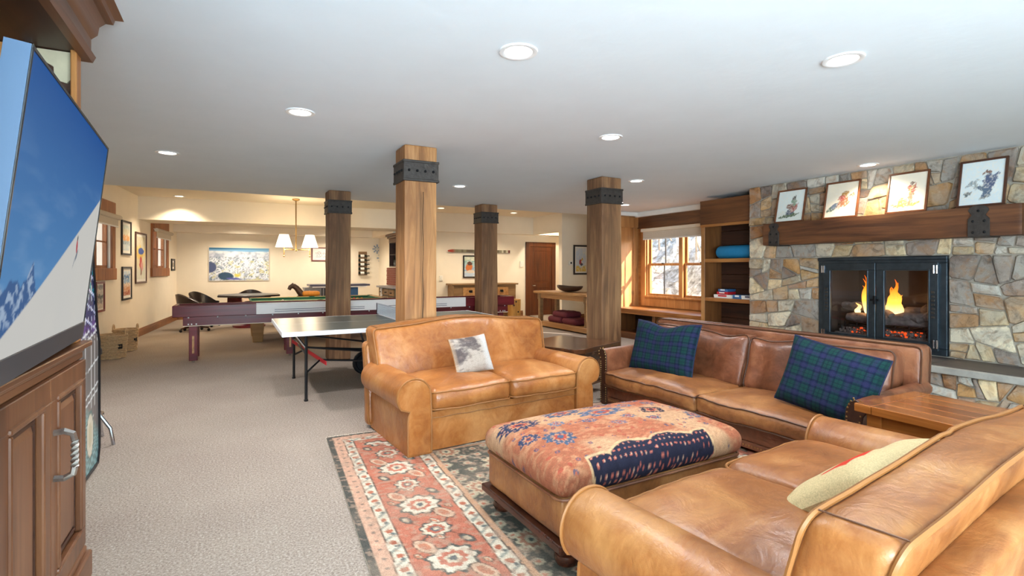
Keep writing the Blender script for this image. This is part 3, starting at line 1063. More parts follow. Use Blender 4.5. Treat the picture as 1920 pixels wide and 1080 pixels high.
# framed prints on the mantel (generic watercolour sketches)
def sketch(kind):
    def fn(s, t):
        c = fill(s, ['#e4ece9', '#f2e6cf', '#f4ead6', '#dfe8ea'][kind])
        n = fbm(s * 9, t * 9, kind * 7, 3)
        c = c * (.94 + .08 * n[..., None])
        c = blend(c, .35 * (t < .3 + .05 * np.sin(s * 6)), ['#dcdccb', '#eadbbd', '#f0dcb8', '#cfdbe0'][kind])
        w = (fbm(s * 14, t * 14, 40 + kind, 3) - .5) * .12 + (fbm(s * 40, t * 40, 50 + kind, 2) - .5) * .09
        s2, t2 = s + w, t + w * .8
        if kind == 0:
            for cx, cy, rx, ry, a, col in ((.45, .18, .40, .05, 8, '#4c6244'), (.5, .30, .16, .10, 20, '#4f5a70'), (.62, .44, .17, .12, 60, '#a35b50'), (.44, .46, .12, .10, 0, '#7b5548'), (.62, .62, .09, .14, 0, '#7f9a80'), (.62, .75, .06, .07, 0, '#3f3a38')):
                c = blend(c, ell(s2, t2, cx, cy, rx, ry, a), col)
        elif kind == 1:
            for cx, cy, rx, ry, a, col in ((.28, .30, .26, .075, 28, '#47604e'), (.30, .33, .12, .07, 28, '#5f6f86'), (.56, .42, .22, .11, 40, '#a8643a'), (.50, .55, .10, .08, 10, '#b4483c'), (.60, .66, .11, .07, -10, '#a8792e'), (.82, .60, .07, .06, 0, '#7c6a34'), (.66, .36, .14, .04, 40, '#8a6a3a')):
                c = blend(c, ell(s2, t2, cx, cy, rx, ry, a), col)
        elif kind == 2:
            for cx, cy, rx, ry, a, col in ((.50, .17, .34, .065, 4, '#d99a26'), (.20, .15, .16, .045, -15, '#a8662e'), (.38, .27, .11, .09, 0, '#b9762c'), (.60, .36, .075, .20, -4, '#8d7350'), (.60, .58, .13, .11, 0, '#b4503a'), (.60, .58, .05, .11, 0, '#c8a05c'), (.62, .74, .05, .05, 0, '#6f4a32')):
                c = blend(c, ell(s2, t2, cx, cy, rx, ry, a), col)
        else:
            for cx, cy, rx, ry, a, col in ((.28, .52, .14, .05, 25, '#8a97a0'), (.36, .45, .05, .11, 0, '#9aa2a2'), (.18, .27, .09, .05, 0, '#525a5e'), (.56, .36, .17, .07, -12, '#4b6076'), (.64, .30, .08, .19, -30, '#445c78'), (.66, .52, .14, .17, 12, '#3c4d74'), (.62, .73, .08, .06, 0, '#7a5244'), (.80, .62, .10, .05, 45, '#46587c'), (.58, .16, .09, .035, 0, '#4a5058')):
                c = blend(c, ell(s2, t2, cx, cy, rx, ry, a), col)
        fl = fbm(s * 34, t * 34, 90 + kind, 2)
        base_ = np.array(lin('#eee6d8'))
        k = (.06 + .45 * np.clip((fl - .52) * 6, 0, 1))[..., None]
        return np.clip(c * (1 - k) + base_ * k, 0, 1)
    return fn
LBS = ['small framed sketch with a dark green and grey cluster, farthest along the mantel', 'framed sketch with an orange and green diagonal shape on the mantel',
       'framed sketch with a tall brown and yellow shape on the mantel', 'framed sketch in navy blue on white, nearest the camera on the mantel']
for i, (y1, y0, z0, z1) in enumerate([(4.50, 4.09, 2.022, 2.475), (3.84, 3.43, 2.022, 2.485), (3.13, 2.73, 2.022, 2.485), (2.47, 2.09, 2.022, 2.505)]):
    f = thing('framed_print', LBS[i], 'picture', (6.6, (y0 + y1) / 2, z0), 0, 'framed sketches on the mantel')
    lean = lambda z: 6.56 + (z - 2.022) * .22
    u, v = Vector((0, 1, 0)), Vector((.22, 0, 1)).normalized()
    o = Vector((lean(z0), y0, z0))
    h = (z1 - z0) / v.z
    n = Vector((-v.z, 0, v.x))
    MB().frame(o, u, v, y1 - y0, h, .02, n * .022).build('frame', 'frame_walnut' if i != 3 else 'frame_brown', f, bevel=.003)
    oo = o + n * .008 + Vector((0, y1 - y0 - .018, 0)) + v * .018
    paint_panel('print', oo, (0, -1, 0), v, y1 - y0 - .036, h - .036, 60, 64, sketch(i), 'paint_print', f)
    q = [o, o + u * (y1 - y0), o + u * (y1 - y0) + v * h, o + v * h]
    MB().prism([p + n * .001 for p in q], n * .004).build('backing', 'frame_brown', f)

# ================================================================ POSTS
def post(loc, w, lab, mat, seed):
    t = thing('timber_post', lab, 'post', (loc[0], loc[1], 0), 0, 'timber posts')
    rr = random.Random(seed)
    def fn(p):
        q = p + Vector((w / 2, w / 2, ZC / 2))
        a = Vector((p.x * 2, p.y * 2, p.z * .8 + seed * 3))
        k = .010 * mnoise.noise(a) + .004 * mnoise.noise(a * 5)
        return q + Vector((math.copysign(k, p.x) if abs(p.x) > w * .4 else 0, math.copysign(k, p.y) if abs(p.y) > w * .4 else 0, 0))
    mb = puff(w / 2, w / 2, ZC / 2, .016, (8, 8, 60), fn)
    mb.build('timber', mat, t, local=True, smooth=True)
    b = MB()
    e = .014
    zb0, zb1 = 2.26, 2.44
    for x0, y0, x1, y1 in ((-e, -e, w + e, 0.004), (-e, w - .004, w + e, w + e), (-e, 0, .004, w), (w - .004, 0, w + e, w)):
        b.box(x0, y0, zb0, x1, y1, zb1)
    bd = b.build('iron_band', 'iron', t, local=True, bevel=.004)
    MW[bd.name] = MW[t.name]
    b = MB()
    for z in (zb0, zb1):
        b.box(-e - .006, -e - .006, z - .012, w + e + .006, .0, z + .012).box(-e - .006, 0, z - .012, 0, w + e, z + .012).box(w, 0, z - .012, w + e + .006, w + e, z + .012)
    b.build('band_rim', 'iron', bd, local=True, bevel=.004)
    for k in range(4):
        MB().ball((w * (.12 + .25 * k), -e - .004, 2.35), .013, 8, 5).build('rivet', 'iron_dark', bd, local=True, smooth=True)
        MB().ball((-e - .004, w * (.12 + .25 * k), 2.35), .013, 8, 5).build('rivet', 'iron_dark', bd, local=True, smooth=True)
    if seed == 1:   # deep drying crack
        pts = [(w * (.53 + .012 * math.sin(k * 1.3)), -.010, .05 + k * .1) for k in range(22)]
        MB().grid([[(x - .010 - .003 * math.sin(k), y + .0, z), (x, y + .03, z), (x + .010, y, z)] for k, (x, y, z) in enumerate(pts)]).build('crack', 'firebox', t, local=True)
    return t
post((1.43, 4.81), .325, 'tall light brown timber post with a long crack behind the loveseat', 'post_wood', 1)
post((1.25, 8.16), .325, 'brown timber post standing behind the table tennis table', 'post_wood_grey', 2)
post((4.17, 5.27), .325, 'thick brown timber post rising behind the side table', 'post_wood_grey', 3)
post((4.0, 8.57), .325, 'far dark timber post in front of the dresser', 'post_wood_grey', 4)

# ================================================================ RECESSED LIGHTS
DL = [((972, 96), 2.6), ((1581, 111), 2.6), ((563, 210), 2.6), ((1145, 257), 2.6), ((314, 286), 2.6), ((862, 349), 2.6), ((1193, 339), 2.6), ((1628, 309), 2.6), ((1172, 384), 2.6),
      ((827, 390), 2.9), ((963, 399), 2.9), ((338, 370), 2.9)]
DLL = ['round recessed ceiling light above the loveseat nearest the camera', 'bright recessed ceiling light above the ottoman and sofa', 'recessed ceiling light left of the cracked timber post', 'recessed ceiling light between the cracked post and the right post',
       'leftmost recessed ceiling light on the white ceiling', 'recessed ceiling light right of the cracked post above the table tennis table', 'small recessed ceiling light right of the right timber post', 'recessed ceiling light beside the stone chimney above the prints',
       'tiny recessed ceiling light in front of the bay window', 'small recessed light in the cream raised ceiling beside the cracked post', 'small recessed light in the cream raised ceiling near the door', 'warm recessed light above the far left soffit']
for i, ((px, py), z) in enumerate(DL):
    x, y = G(px, py, z)
    if i == 11:
        y = min(y, 12.55)
    if i == 7:
        x = min(x, 6.42)
    d = thing('recessed_light', DLL[i], 'light', (x, y, z), 0, 'recessed ceiling lights')
    MB().lathe([(.075, 0.002), (.078, -.006), (.088, -.010), (.105, -.008), (.108, .001)], (0, 0, 0), 24).build('trim_ring', 'white_paint', d, local=True, smooth=True)
    MB().cyl((0, 0, .0015), (0, 0, -.003), .074, n=24).build('lens', 'lamp_disc' if z < 2.7 else 'lamp_disc_warm', d, local=True)
    warm = z > 2.7 or i == 7
    light('downlight', 'SPOT', (x, y, z - .02), (0, 0, -1), {7: 90, 11: 120}.get(i, 115 if warm else (190 if i in (2, 4) else 125)), (1, .84, .62) if warm else (.98, .98, 1.0),
          spot_size=R(125), spot_blend=.6, shadow_soft_size=.06)

# ================================================================ SEATING
def seat_cushion(cx, y0, y1, z0, z1, hx, mat, root, pip, crown=.035, seed=0, bulge=.02, wr=.006, r=.05, up=0):
    hy, hz = (y1 - y0) / 2, (z1 - z0) / 2
    C = Vector((cx, (y0 + y1) / 2, (z0 + z1) / 2))
    def fn(p):
        u, v, w = p.x / hx, p.y / hy, p.z / hz
        k = max(0, 1 - u * u) * max(0, 1 - v * v)
        q = Vector(p)
        q.z += (crown * k ** .7 if p.z > 0 else -.01 * k)
        q.y += -bulge * max(0, 1 - u ** 4) * max(0, 1 - w * w) if p.y < -hy * .5 else 0
        q.z += wr * (mnoise.noise(Vector((p.x * 5 + seed * 7, p.y * 5, p.z * 4))) + .6 * mnoise.noise(Vector((p.x * 13 + seed, p.y * 6, seed))))
        q.z += .012 * mnoise.noise(Vector((p.x * 2.2, seed * 3.1, 0))) * max(0, -v)
        return q + C
    o = puff(hx, hy, hz, r, (26, 22, 8), fn).build('seat_cushion', mat, root, local=True, smooth=True, ang=180)
    MW[o.name] = MW[root.name]
    for zz in (hz * .80, -hz * .80):
        MB().tube([fn(Vector((a, b, zz))) for a, b in rrect(hx + .002, hy + .002, r)], .0065, 6, closed=True).build('piping', pip, o, local=True, smooth=True)
    return o

def scroll_arm(W, D, left, mat, root, pip):
    cx, cz, r = .112, .440, .132
    prof = [(.250, .0), (.250, .30)] + [(cx + r * math.cos(R(a)), cz + r * math.sin(R(a))) for a in range(0, 221, 11)]
    prof += [(.078, .332), (.066, .30), (.062, .25), (.062, 0.)]
    if not left:
        prof = [(W - x, z) for x, z in prof]
    y1 = D - .12
    P = []
    rows = [(.012, .965), (.028, .99), (.06, 1.)] + [(.06 + (y1 - .06) * k / 12, 1.) for k in range(1, 13)]
    mx = sum(p[0] for p in prof) / len(prof)
    for y, s in rows:
        row = []
        for x, z in prof:
            zc = .38 if z > .1 else z
            q = Vector((mx + (x - mx) * s, y, zc + (z - zc) * s if z > .1 else z))
            n = .004 * mnoise.noise(q * 6)
            row.append(q + Vector((n, 0, n if z > .1 else 0)))
        P.append(row)
    mb = MB().grid(P)
    n = len(prof)
    mb.f.append(tuple(range(n)))
    mb.f.append(tuple(len(mb.v) - n + k for k in range(n)))
    a = mb.build('arm', mat, root, local=True, smooth=True, ang=50)
    MW[a.name] = MW[root.name]
    MB().tube([(x, .016, max(z, .004)) for x, z in prof], .007, 6).build('piping', pip, a, local=True, smooth=True)
    # puffed face of the scroll front
    face = MB().prism([(mx + (x - mx) * .93, .013, .38 + (z - .38) * .95 if z > .1 else z + .01) for x, z in prof], (0, -.006, 0))
    face.build('arm_face', mat, a, local=True, bevel=.004)
    return a

def loveseat(label, loc, rot, mat, pip, dz=0., hump=.058):
    Wd, D = 1.92, 1.03
    t = thing('loveseat', label, 'sofa', loc, rot, 'leather loveseats')
    scroll_arm(Wd, D, True, mat, t, pip)
    scroll_arm(Wd, D, False, mat, t, pip)
    puff(.705, .44, .15, .012, (12, 4, 4), lambda p: p + Vector((Wd / 2, .475, .155))).build('base', mat, t, local=True, smooth=True)
    MB().tube([(x, .030, .255 + .002 * math.sin(x * 30)) for x in np.linspace(.26, Wd - .26, 40)], .004, 5).build('base_seam', pip, t, local=True, smooth=True)
    hx = (Wd - .5) / 4
    for k, cx in enumerate((Wd / 2 - hx, Wd / 2 + hx)):
        seat_cushion(cx, .0, .72, .305, .475, hx - .002, mat, t, pip, seed=k + 1, wr=.010, crown=.05, bulge=.035)
    # camel back
    bx, by, bz = Wd / 2 - .055, .10, .255
    C = Vector((Wd / 2, .78, .622 + dz))
    def fn(p):
        u, w = p.x / bx, p.z / bz
        zf = (w + 1) / 2
        q = Vector(p)
        q.z += zf * (hump * (.5 + .5 * math.cos(math.pi * min(1, abs(u) * 1.05))) - .006 * abs(u) ** 8)
        q.y += .15 * zf
        if p.y < -.04:
            q.y -= .04 * max(0, 1 - u ** 4) * max(0, 1 - w * w) + .010 * mnoise.noise(Vector((p.x * 3, p.z * 5, 2))) - .006 * math.exp(-(p.x / .02) ** 2)
        q += Vector((0, .3, 1)) * .008 * mnoise.noise(Vector((p.x * 4, p.y * 6, p.z * 5)))
        q.x *= (1 - .03 * (1 - zf))
        return q + C
    b = puff(bx, by, bz, .045, (36, 10, 16), fn).build('back', mat, t, local=True, smooth=True, ang=180)
    MW[b.name] = MW[t.name]
    for yy in (-by + .006, by - .006):
        MB().tube([fn(Vector((x, yy, z))) for x, z in rrect(bx - .004, bz - .004, .05)], .0075, 6, closed=True).build('piping', pip, b, local=True, smooth=True)
    for sx in (-1, 1):
        MB().tube([fn(Vector((sx * (bx - .05), y, bz + .0015))) for y in np.linspace(-by + .01, by - .01, 8)], .0025, 5).build('back_seam', 'piping_dark', b, local=True, smooth=True)
    def fb_(p):
        u = p.x / (Wd / 2 - .03)
        zf = (p.z / .375 + 1) / 2
        q = p + Vector((Wd / 2, .935 + .10 * zf * zf, .385 + dz * zf))
        q.z += zf * (.03 * (.5 + .5 * math.cos(math.pi * min(1, abs(u)))) - .03 * abs(u) ** 6)
        return q
    f = puff(Wd / 2 - .03, .06, .375, .04, (24, 6, 16), fb_).build('back_frame', mat, t, local=True, smooth=True, ang=180)
    MW[f.name] = MW[t.name]
    MB().tube([fb_(Vector((x, -.055, z))) for x, z in rrect(Wd / 2 - .036, .369, .05)], .006, 6, closed=True).build('piping', pip, f, local=True, smooth=True)
    for x in (.14, Wd - .14):
        for y in (.1, .82):
            MB().box(x - .03, y - .03, .0, x + .03, y + .03, .02).build('foot', 'ottoman_wood', t, local=True)
    return t
loveseat('caramel leather loveseat facing the camera with a small fur pillow', (1.055, 3.65, .012), R(4.5), 'leather_caramel', 'piping_light')
_p = Matrix.Rotation(R(185), 4, 'Z') @ Vector((1.92, 0, 0))
loveseat('caramel leather loveseat seen from behind holding a cream and red pillow', (1.05 - _p.x, 1.555 - _p.y, .012), R(185), 'leather_caramel_light', 'piping_light', -.062, .032)

def sofa():
    Wd, D = 2.48, .95
    t = thing('sofa', 'long brown leather sofa with nailhead arms in front of the fireplace', 'sofa', (3.33, 4.24, .012), R(-88))
    m, pip = 'leather_brown', 'piping_dark'
    def arm(left):
        pr = [(.10, .0), (.10, .44), (.094, .50), (.075, .545), (.035, .565), (-.005, .555), (-.028, .525), (-.026, .495), (-.005, .46), (.0, .42), (.0, 0)]
        if not left:
            pr = [(Wd - x, z) for x, z in pr]
        P = [[(x, y, z + .03 * y if z > .1 else z) for x, z in pr] for y in np.linspace(.012, D - .04, 10)]
        mb = MB().grid(P)
        n = len(pr)
        mb.f += [tuple(range(n)), tuple(len(mb.v) - n + k for k in range(n))]
        a = mb.build('arm', m, t, local=True, smooth=True, ang=50)
        MW[a.name] = MW[t.name]
        MB().prism([(x, .014, max(z, .01)) for x, z in pr], (0, -.012, 0)).build('arm_face', 'cabinet_dark', a, local=True, bevel=.003)
        mb = MB()
        L = [Vector((x, 0, z)) for x, z in pr]
        for p, q in zip(L[:-1], L[1:]):
            k = max(1, int((q - p).length / .022))
            for i in range(k):
                c = p + (q - p) * i / k
                c.x += .012 * (1 if c.x < (0.04 if left else Wd - .04) else -1)
                mb.ball((c.x, .001, c.z + .01), (.006, .004, .006), 6, 4)
        mb.build('nail_trim', 'brass', a, local=True, smooth=True, kind='stuff')
    arm(True)
    arm(False)
    puff(Wd / 2 - .1, .38, .075, .012, (10, 4, 4), lambda p: p + Vector((Wd / 2, .41, .155))).build('base', m, t, local=True, smooth=True)
    MB().box(.1, .015, .03, Wd - .1, .75, .08).build('base_moulding', m, t, local=True, bevel=.006)
    mb = MB()
    for k in range(98):
        mb.ball((.12 + k * .0243, .013, .055), (.006, .004, .006), 6, 4)
    mb.build('nail_trim', 'brass', t, local=True, smooth=True, kind='stuff')
    hx = (Wd - .2) / 4
    for k, cx in enumerate((.1 + hx, .1 + 3 * hx)):
        seat_cushion(cx, -.035, .66, .195, .345, hx - .001, 'leather_saddle', t, pip, seed=4 + k, crown=.05, wr=.011, bulge=.03, r=.04)
    bf = lambda p: p + Vector((Wd / 2, .83 + .07 * (p.z / .41 + 1) / 2, .43))
    f = puff(Wd / 2, .075, .41, .035, (30, 6, 14), bf).build('back_frame', m, t, local=True, smooth=True, ang=180)
    MW[f.name] = MW[t.name]
    for yy in (-.07, .07):
        MB().tube([bf(Vector((x, yy, z))) for x, z in rrect(Wd / 2 - .004, .406, .04)], .006, 6, closed=True).build('piping', pip, f, local=True, smooth=True)
    for k, cx in enumerate((.1 + hx, .1 + 3 * hx)):
        hy, hz = .10, .235
        C = Vector((cx, .66, .56))
        def fn(p, s=k, hx=hx, C=C):
            u, w = p.x / hx, p.z / hz
            q = Vector(p)
            kk = max(0, 1 - u * u) * max(0, 1 - w * w)
            if p.y < 0:
                q.y -= .055 * kk ** .6 - .040 * mnoise.noise(Vector((p.x * 3.2 + s * 9, p.z * 4.5, s))) - .024 * mnoise.noise(Vector((p.x * 9 + s, p.z * 3, 5)))
            q.y += .13 * (w + 1) / 2
            q.z += -.030 * math.exp(-((u - (.55 if s == 0 else -.6)) / .3) ** 2) * (w + 1) / 2 + .012 * mnoise.noise(Vector((p.x * 4, s, p.z * 3)))
            return q + C
        b = puff(hx - .003, hy, hz, .055, (30, 10, 20), fn).build('back_cushion', m, t, local=True, smooth=True, ang=180)
        MW[b.name] = MW[t.name]
        MB().tube([fn(Vector((x, -hy + .02, z))) for x, z in rrect(hx - .006, hz - .004, .05)], .006, 6, closed=True).build('piping', pip, b, local=True, smooth=True)
    for x in (.12, Wd - .12):
        for y in (.1, .85):
            MB().lathe([(.03, 0), (.04, .02), (.035, .05)], (x, y, -.0), 12).build('foot', 'ottoman_wood', t, local=True)
sofa()

# ---- pillows
def pillow(name, label, w, h, th, M, fn_col, mat, dent=0., group=None, n=44, pinch=.06, edge=None, flop=0.):
    P, Q, UV = [], [], []
    for i in range(n + 1):
        r0, r1 = [], []
        for j in range(n + 1):
            u, v = 2 * i / n - 1, 2 * j / n - 1
            x = w / 2 * u * (1 - pinch * (1 - v * v) * u * u)
            y = h / 2 * v * (1 - pinch * (1 - u * u) * v * v)
            if dent:
                y -= dent * math.exp(-(u / .42) ** 2) * max(0, (v + 1) / 2) ** 2
            k = max(0., (1 - u ** 4) * (1 - v ** 4)) ** .55
            z = th / 2 * k + .010 * k * mnoise.noise(Vector((x * 8, y * 8, 3)))
            r0.append((x, y, z)); r1.append((x, y, -z))
            UV.append((u * w / 2, v * h / 2))
        P.append(r0); Q.append(r1)
    for L in (P, Q):
        for i, row in enumerate(L):
            for j, p in enumerate(row):
                L[i][j] = tuple(M @ Vector((p[0], p[1], p[2] - flop * p[1] * p[1])))
    mb = MB().grid(P)
    mb.grid(Q)
    uv = np.array(UV)
    c = fn_col(uv[:, 0], uv[:, 1])
    o = mb.build(name, mat, col=np.concatenate([c, c]), smooth=True, ang=180)
    tag(o, label, 'pillow', group)
    MW[o.name] = Matrix.Identity(4)
    if edge:
        rim = [P[i][0] for i in range(n + 1)] + [P[n][j] for j in range(1, n + 1)] + [P[i][n] for i in range(n - 1, -1, -1)] + [P[0][j] for j in range(n - 1, 0, -1)]
        MB().tube(rim, .005, 5, closed=True).build('cord', edge, o, smooth=True)
    return o
def tartan(x, y):
    c = np.ones(x.shape + (3,)) * np.array(lin('#18274a'))
    def st(a, off, wd, per):
        q = np.abs(((a - off + per / 2) % per) - per / 2)
        return np.clip((wd / 2 - q) / .004 + .5, 0, 1)
    P_ = .105
    for a in (x, y):
        c = blend(c, .50 * st(a, .0, .05, P_), '#164638')
    for a in (x, y):
        c = blend(c, .5 * st(a, .052, .022, P_), '#322f58')
        c = blend(c, .75 * st(a, .030, .007, P_), '#0e1830')
        c = blend(c, .75 * st(a, -.030, .007, P_), '#0e1830')
        c = blend(c, .5 * st(a, .0, .005, P_), '#0c1c2c')
    return c * .78
def facing(c, right, up, roll=0):
    r, u = Vector(right).normalized(), Vector(up).normalized()
    n = r.cross(u).normalized()
    u = n.cross(r)
    M = Matrix((r, u, n)).transposed().to_4x4()
    return Matrix.Translation(Vector(c)) @ M @ Matrix.Rotation(R(roll), 4, 'Z')
pillow('tartan_pillow', 'navy and green tartan pillow at the left end of the brown sofa', .80, .53, .17,
       facing((3.72, 3.74, .615), (.05, -1, 0), (.30, 0, 1), 1), tartan, 'paint_cloth', dent=.05, group='tartan pillows', n=90, pinch=.05, edge='navy_cord')
pillow('tartan_pillow', 'navy tartan pillow at the right end of the brown sofa by the end table', .66, .50, .17,
       facing((3.66, 2.10, .615), (.05, -1, 0), (.30, 0, 1), -9), tartan, 'paint_cloth', dent=.0, group='tartan pillows', n=90, pinch=.05, edge='navy_cord')
def fur(x, y):
    n = fbm(x * 22 + 3, y * 60, 5, 4)
    m = fbm(x * 7, y * 9 + 2, 9, 3)
    c = np.ones(x.shape + (3,)) * np.array(lin('#b3a598'))
    dark = np.clip((m - .42 + (n - .5) * .5 - np.clip((x - .04) * 5, 0, .6)) * 5, 0, 1)
    c = blend(c, dark * .9, '#4f4547')
    c = blend(c, np.clip((n - .55) * 4, 0, 1) * .6, '#8d7c72')
    c = blend(c, np.clip((x - .075) * 18, 0, 1) * .85, '#cfccc8')
    c = blend(c, np.clip((-.16 - x) * 40, 0, 1) * .7, '#d2b79c')
    return c
pillow('fur_pillow', 'small grey and white fur pillow on the loveseat facing the camera', .37, .33, .13,
       facing((1.80, 4.075, .655), (1, .10, 0), (0, .42, 1), 4), fur, 'paint_cloth', n=70, edge='piping_light')
def creamred(x, y):
    c = np.ones(x.shape + (3,)) * np.array(lin('#d9c393'))
    c = c * (.93 + .14 * fbm(x * 90, y * 90, 4, 2))[..., None]
    c = blend(c, np.clip((.055 - np.abs(y - .045)) / .004 + .5, 0, 1) * (x > -.02) * (x < .27), '#d8412c')
    return c
pillow('lumbar_pillow', 'cream pillow with a red stripe on the loveseat seen from behind', 0.78, .42, .17,
       facing((2.18, 1.10, .572), (-1, -.06, 0), (0, -.78, .62), 2), creamred, 'paint_cloth', n=60)

# ---- ottoman
def kilim(x, y):
    w = (fbm(x * 12, y * 12, 61, 3) - .5) * .05
    x, y = x + w, y + w * .7
    n = fbm(x * 26, y * 60, 3, 3)
    c = np.ones(x.shape + (3,)) * np.array(lin('#b06a4c'))
    big = fbm(x * 3.2, y * 4, 21, 3)
    c = blend(c, np.clip((big - .48) * 7, 0, 1) * .75, '#cda780')
    c = blend(c, np.clip((n - .5) * 5, 0, 1) * .5, '#cf9c74')
    c = blend(c, np.clip((x - .25) * 3, 0, 1) * np.clip((y - .05) * 4, 0, 1) * (.5 + .5 * n), '#a5452f')
    # small scattered motifs
    gx, gy = np.floor(x / .052), np.floor(y / .052)
    h = vnoise(gx * 7.3 + .5, gy * 5.1 + .5, 77)
    h2 = vnoise(gx * 3.7 + .5, gy * 9.1 + .5, 78)
    cx, cy = (gx + .3 + .4 * h) * .052, (gy + .3 + .4 * h2) * .052
    d = np.sqrt((x - cx) ** 2 + (y - cy) ** 2)
    c = blend(c, (d < .006 + .011 * h) * (h2 > .66) * .8, '#47506a')
    c = blend(c, (d < .0045) * (h2 > .66), '#c4664a')
    c = blend(c, (d < .012) * (h2 < .22) * .8, '#b0523e')
    def ros(cx, cy, rx, ry, col, k=10):
        nonlocal c
        a = np.arctan2((y - cy) / ry, (x - cx) / rx)
        r = np.sqrt(((x - cx) / rx) ** 2 + ((y - cy) / ry) ** 2)
        c = blend(c, r < 1 + .12 * np.sin(a * k), col)
        c = blend(c, (r < .56 + .10 * np.sin(a * k)) * .9, '#c8946f')
        c = blend(c, (r < .40 + .08 * np.sin(a * 8)), '#a9483a')
        c = blend(c, (r < .22), col)
        c = blend(c, (r > .8) * (r < .9) * (np.sin(a * 16) > .2), '#b98a78')
    ros(-.44, -.10, .085, .085, '#4a5c74')
    ros(-.50, .21, .12, .085, '#333a52', 14)
    ros(-.18, .26, .12, .07, '#44566e', 12)
    ros(.12, .31, .12, .045, '#3a4056', 14)
    ros(.02, .13, .15, .075, '#53647c', 8)
    ros(.34, .04, .085, .065, '#2f2f3a', 4)
    ros(-.16, .02, .045, .035, '#5a5f78', 8)
    ros(.10, -.02, .05, .03, '#56657c', 8)
    ros(.46, .20, .05, .04, '#4a5c74', 6)
    ros(-.34, .08, .05, .04, '#6a7488', 6)
    ros(.26, .20, .06, .04, '#5a6a80', 8)
    ros(-.02, -.08, .055, .03, '#7a6a78', 6)
    ros(.22, -.10, .045, .03, '#4f5c74', 6)
    ros(-.56, .0, .05, .05, '#3c4660', 8)
    ros(.40, .31, .07, .035, '#46536c', 10)
    ros(.56, .06, .04, .035, '#4a5870', 6)
    ros(.52, -.12, .05, .06, '#45556c', 6)
    # large indigo medallion on the near side
    e = -.135 + .045 * np.abs(np.sin(x * 11 + .4)) ** .6 - .25 * (x - .0) ** 2
    m = np.clip((-.20 + e - y) / .006, 0, 1) * (x > -.44) * (x < .36)
    rim = np.clip((-.20 + e + .016 - y) / .006, 0, 1) * (x > -.455) * (x < .375)
    c = blend(c, rim * .9, '#d6b286')
    c = blend(c, m, '#262638')
    q = (np.sqrt((((x + (.5 * .034) * (np.floor(y / .03) % 2)) % .034) - .017) ** 2 + (((y) % .03) - .015) ** 2) < .0065)
    c = blend(c, q * m, '#c06a58')
    q2 = (np.sqrt((((x + (.5 * .034) * (np.floor(y / .03) % 2)) % .034) - .017) ** 2 + (((y) % .03) - .015) ** 2) < .003)
    c = blend(c, q2 * m, '#d0a68c')
    g = fbm(x * 70, y * 120, 41, 2)
    return c * (.62 + .5 * g)[..., None]
def ottoman():
    X0, X1, Y0, Y1 = 1.28, 2.54, 1.93, 2.70
    cx, cy, hx, hy = (X0 + X1) / 2, (Y0 + Y1) / 2, (X1 - X0) / 2, (Y1 - Y0) / 2
    t = thing('ottoman', 'large leather ottoman with a faded kilim top on dark bun feet', 'ottoman', (cx, cy, .012), R(1))
    def fl(p):
        q = p + Vector((0, 0, .245))
        return q + Vector((1, 1, .3)) * .006 * mnoise.noise(p * 6)
    puff(hx - .012, hy - .012, .10, .03, (26, 18, 8), fl).build('body', 'leather_saddle', t, local=True, smooth=True, ang=180)
    def fk(p):
        u, v = p.x / hx, p.y / hy
        q = Vector(p)
        q.z += (.055 if p.z > 0 else 0) * (max(0, 1 - u * u) * max(0, 1 - v * v)) ** .55
        q.x += .012 * (1 - (p.z / .07) ** 2) * (1 if u > 0 else -1) * (abs(u) > .8)
        q.y += .012 * (1 - (p.z / .07) ** 2) * (1 if v > 0 else -1) * (abs(v) > .8)
        return q + Vector((0, 0, .405))
    mb = puff(hx, hy, .075, .06, (190, 120, 12), fk)
    v = np.array(mb.v)
    k = mb.build('kilim_top', 'paint_cloth', t, local=True, smooth=True, ang=180, col=kilim(v[:, 0] - np.maximum(0, .445 - v[:, 2]) * np.clip(-(v[:, 0] + hx - .03) * 60, 0, 1) + np.maximum(0, .445 - v[:, 2]) * np.clip((v[:, 0] - hx + .03) * 60, 0, 1),
                          v[:, 1] - np.maximum(0, .445 - v[:, 2]) * np.clip(-(v[:, 1] + hy - .03) * 60, 0, 1)))
    MW[k.name] = MW[t.name]
    MB().tube([(a, b, .335) for a, b in rrect(hx - .004, hy - .004, .05)], .007, 6, closed=True).build('welt', 'leather_brown', k, local=True, smooth=True)
    MB().box(-hx - .015, -hy - .015, .105, hx + .015, hy + .015, .145).build('rail', 'ottoman_wood', t, local=True, bevel=.008, seg=2)
    MB().box(-hx + .005, -hy + .005, .085, hx - .005, hy - .005, .105).build('rail_step', 'ottoman_wood', t, local=True, bevel=.006)
    for x in (-hx + .085, hx - .085):
        for y in (-hy + .075, hy - .075):
            MB().lathe([(.03, 0), (.05, .012), (.06, .035), (.055, .058), (.04, .07), (.032, .078), (.045, .086)], (x, y, 0), 20).build('bun_foot', 'ottoman_wood', t, local=True, smooth=True)
ottoman()

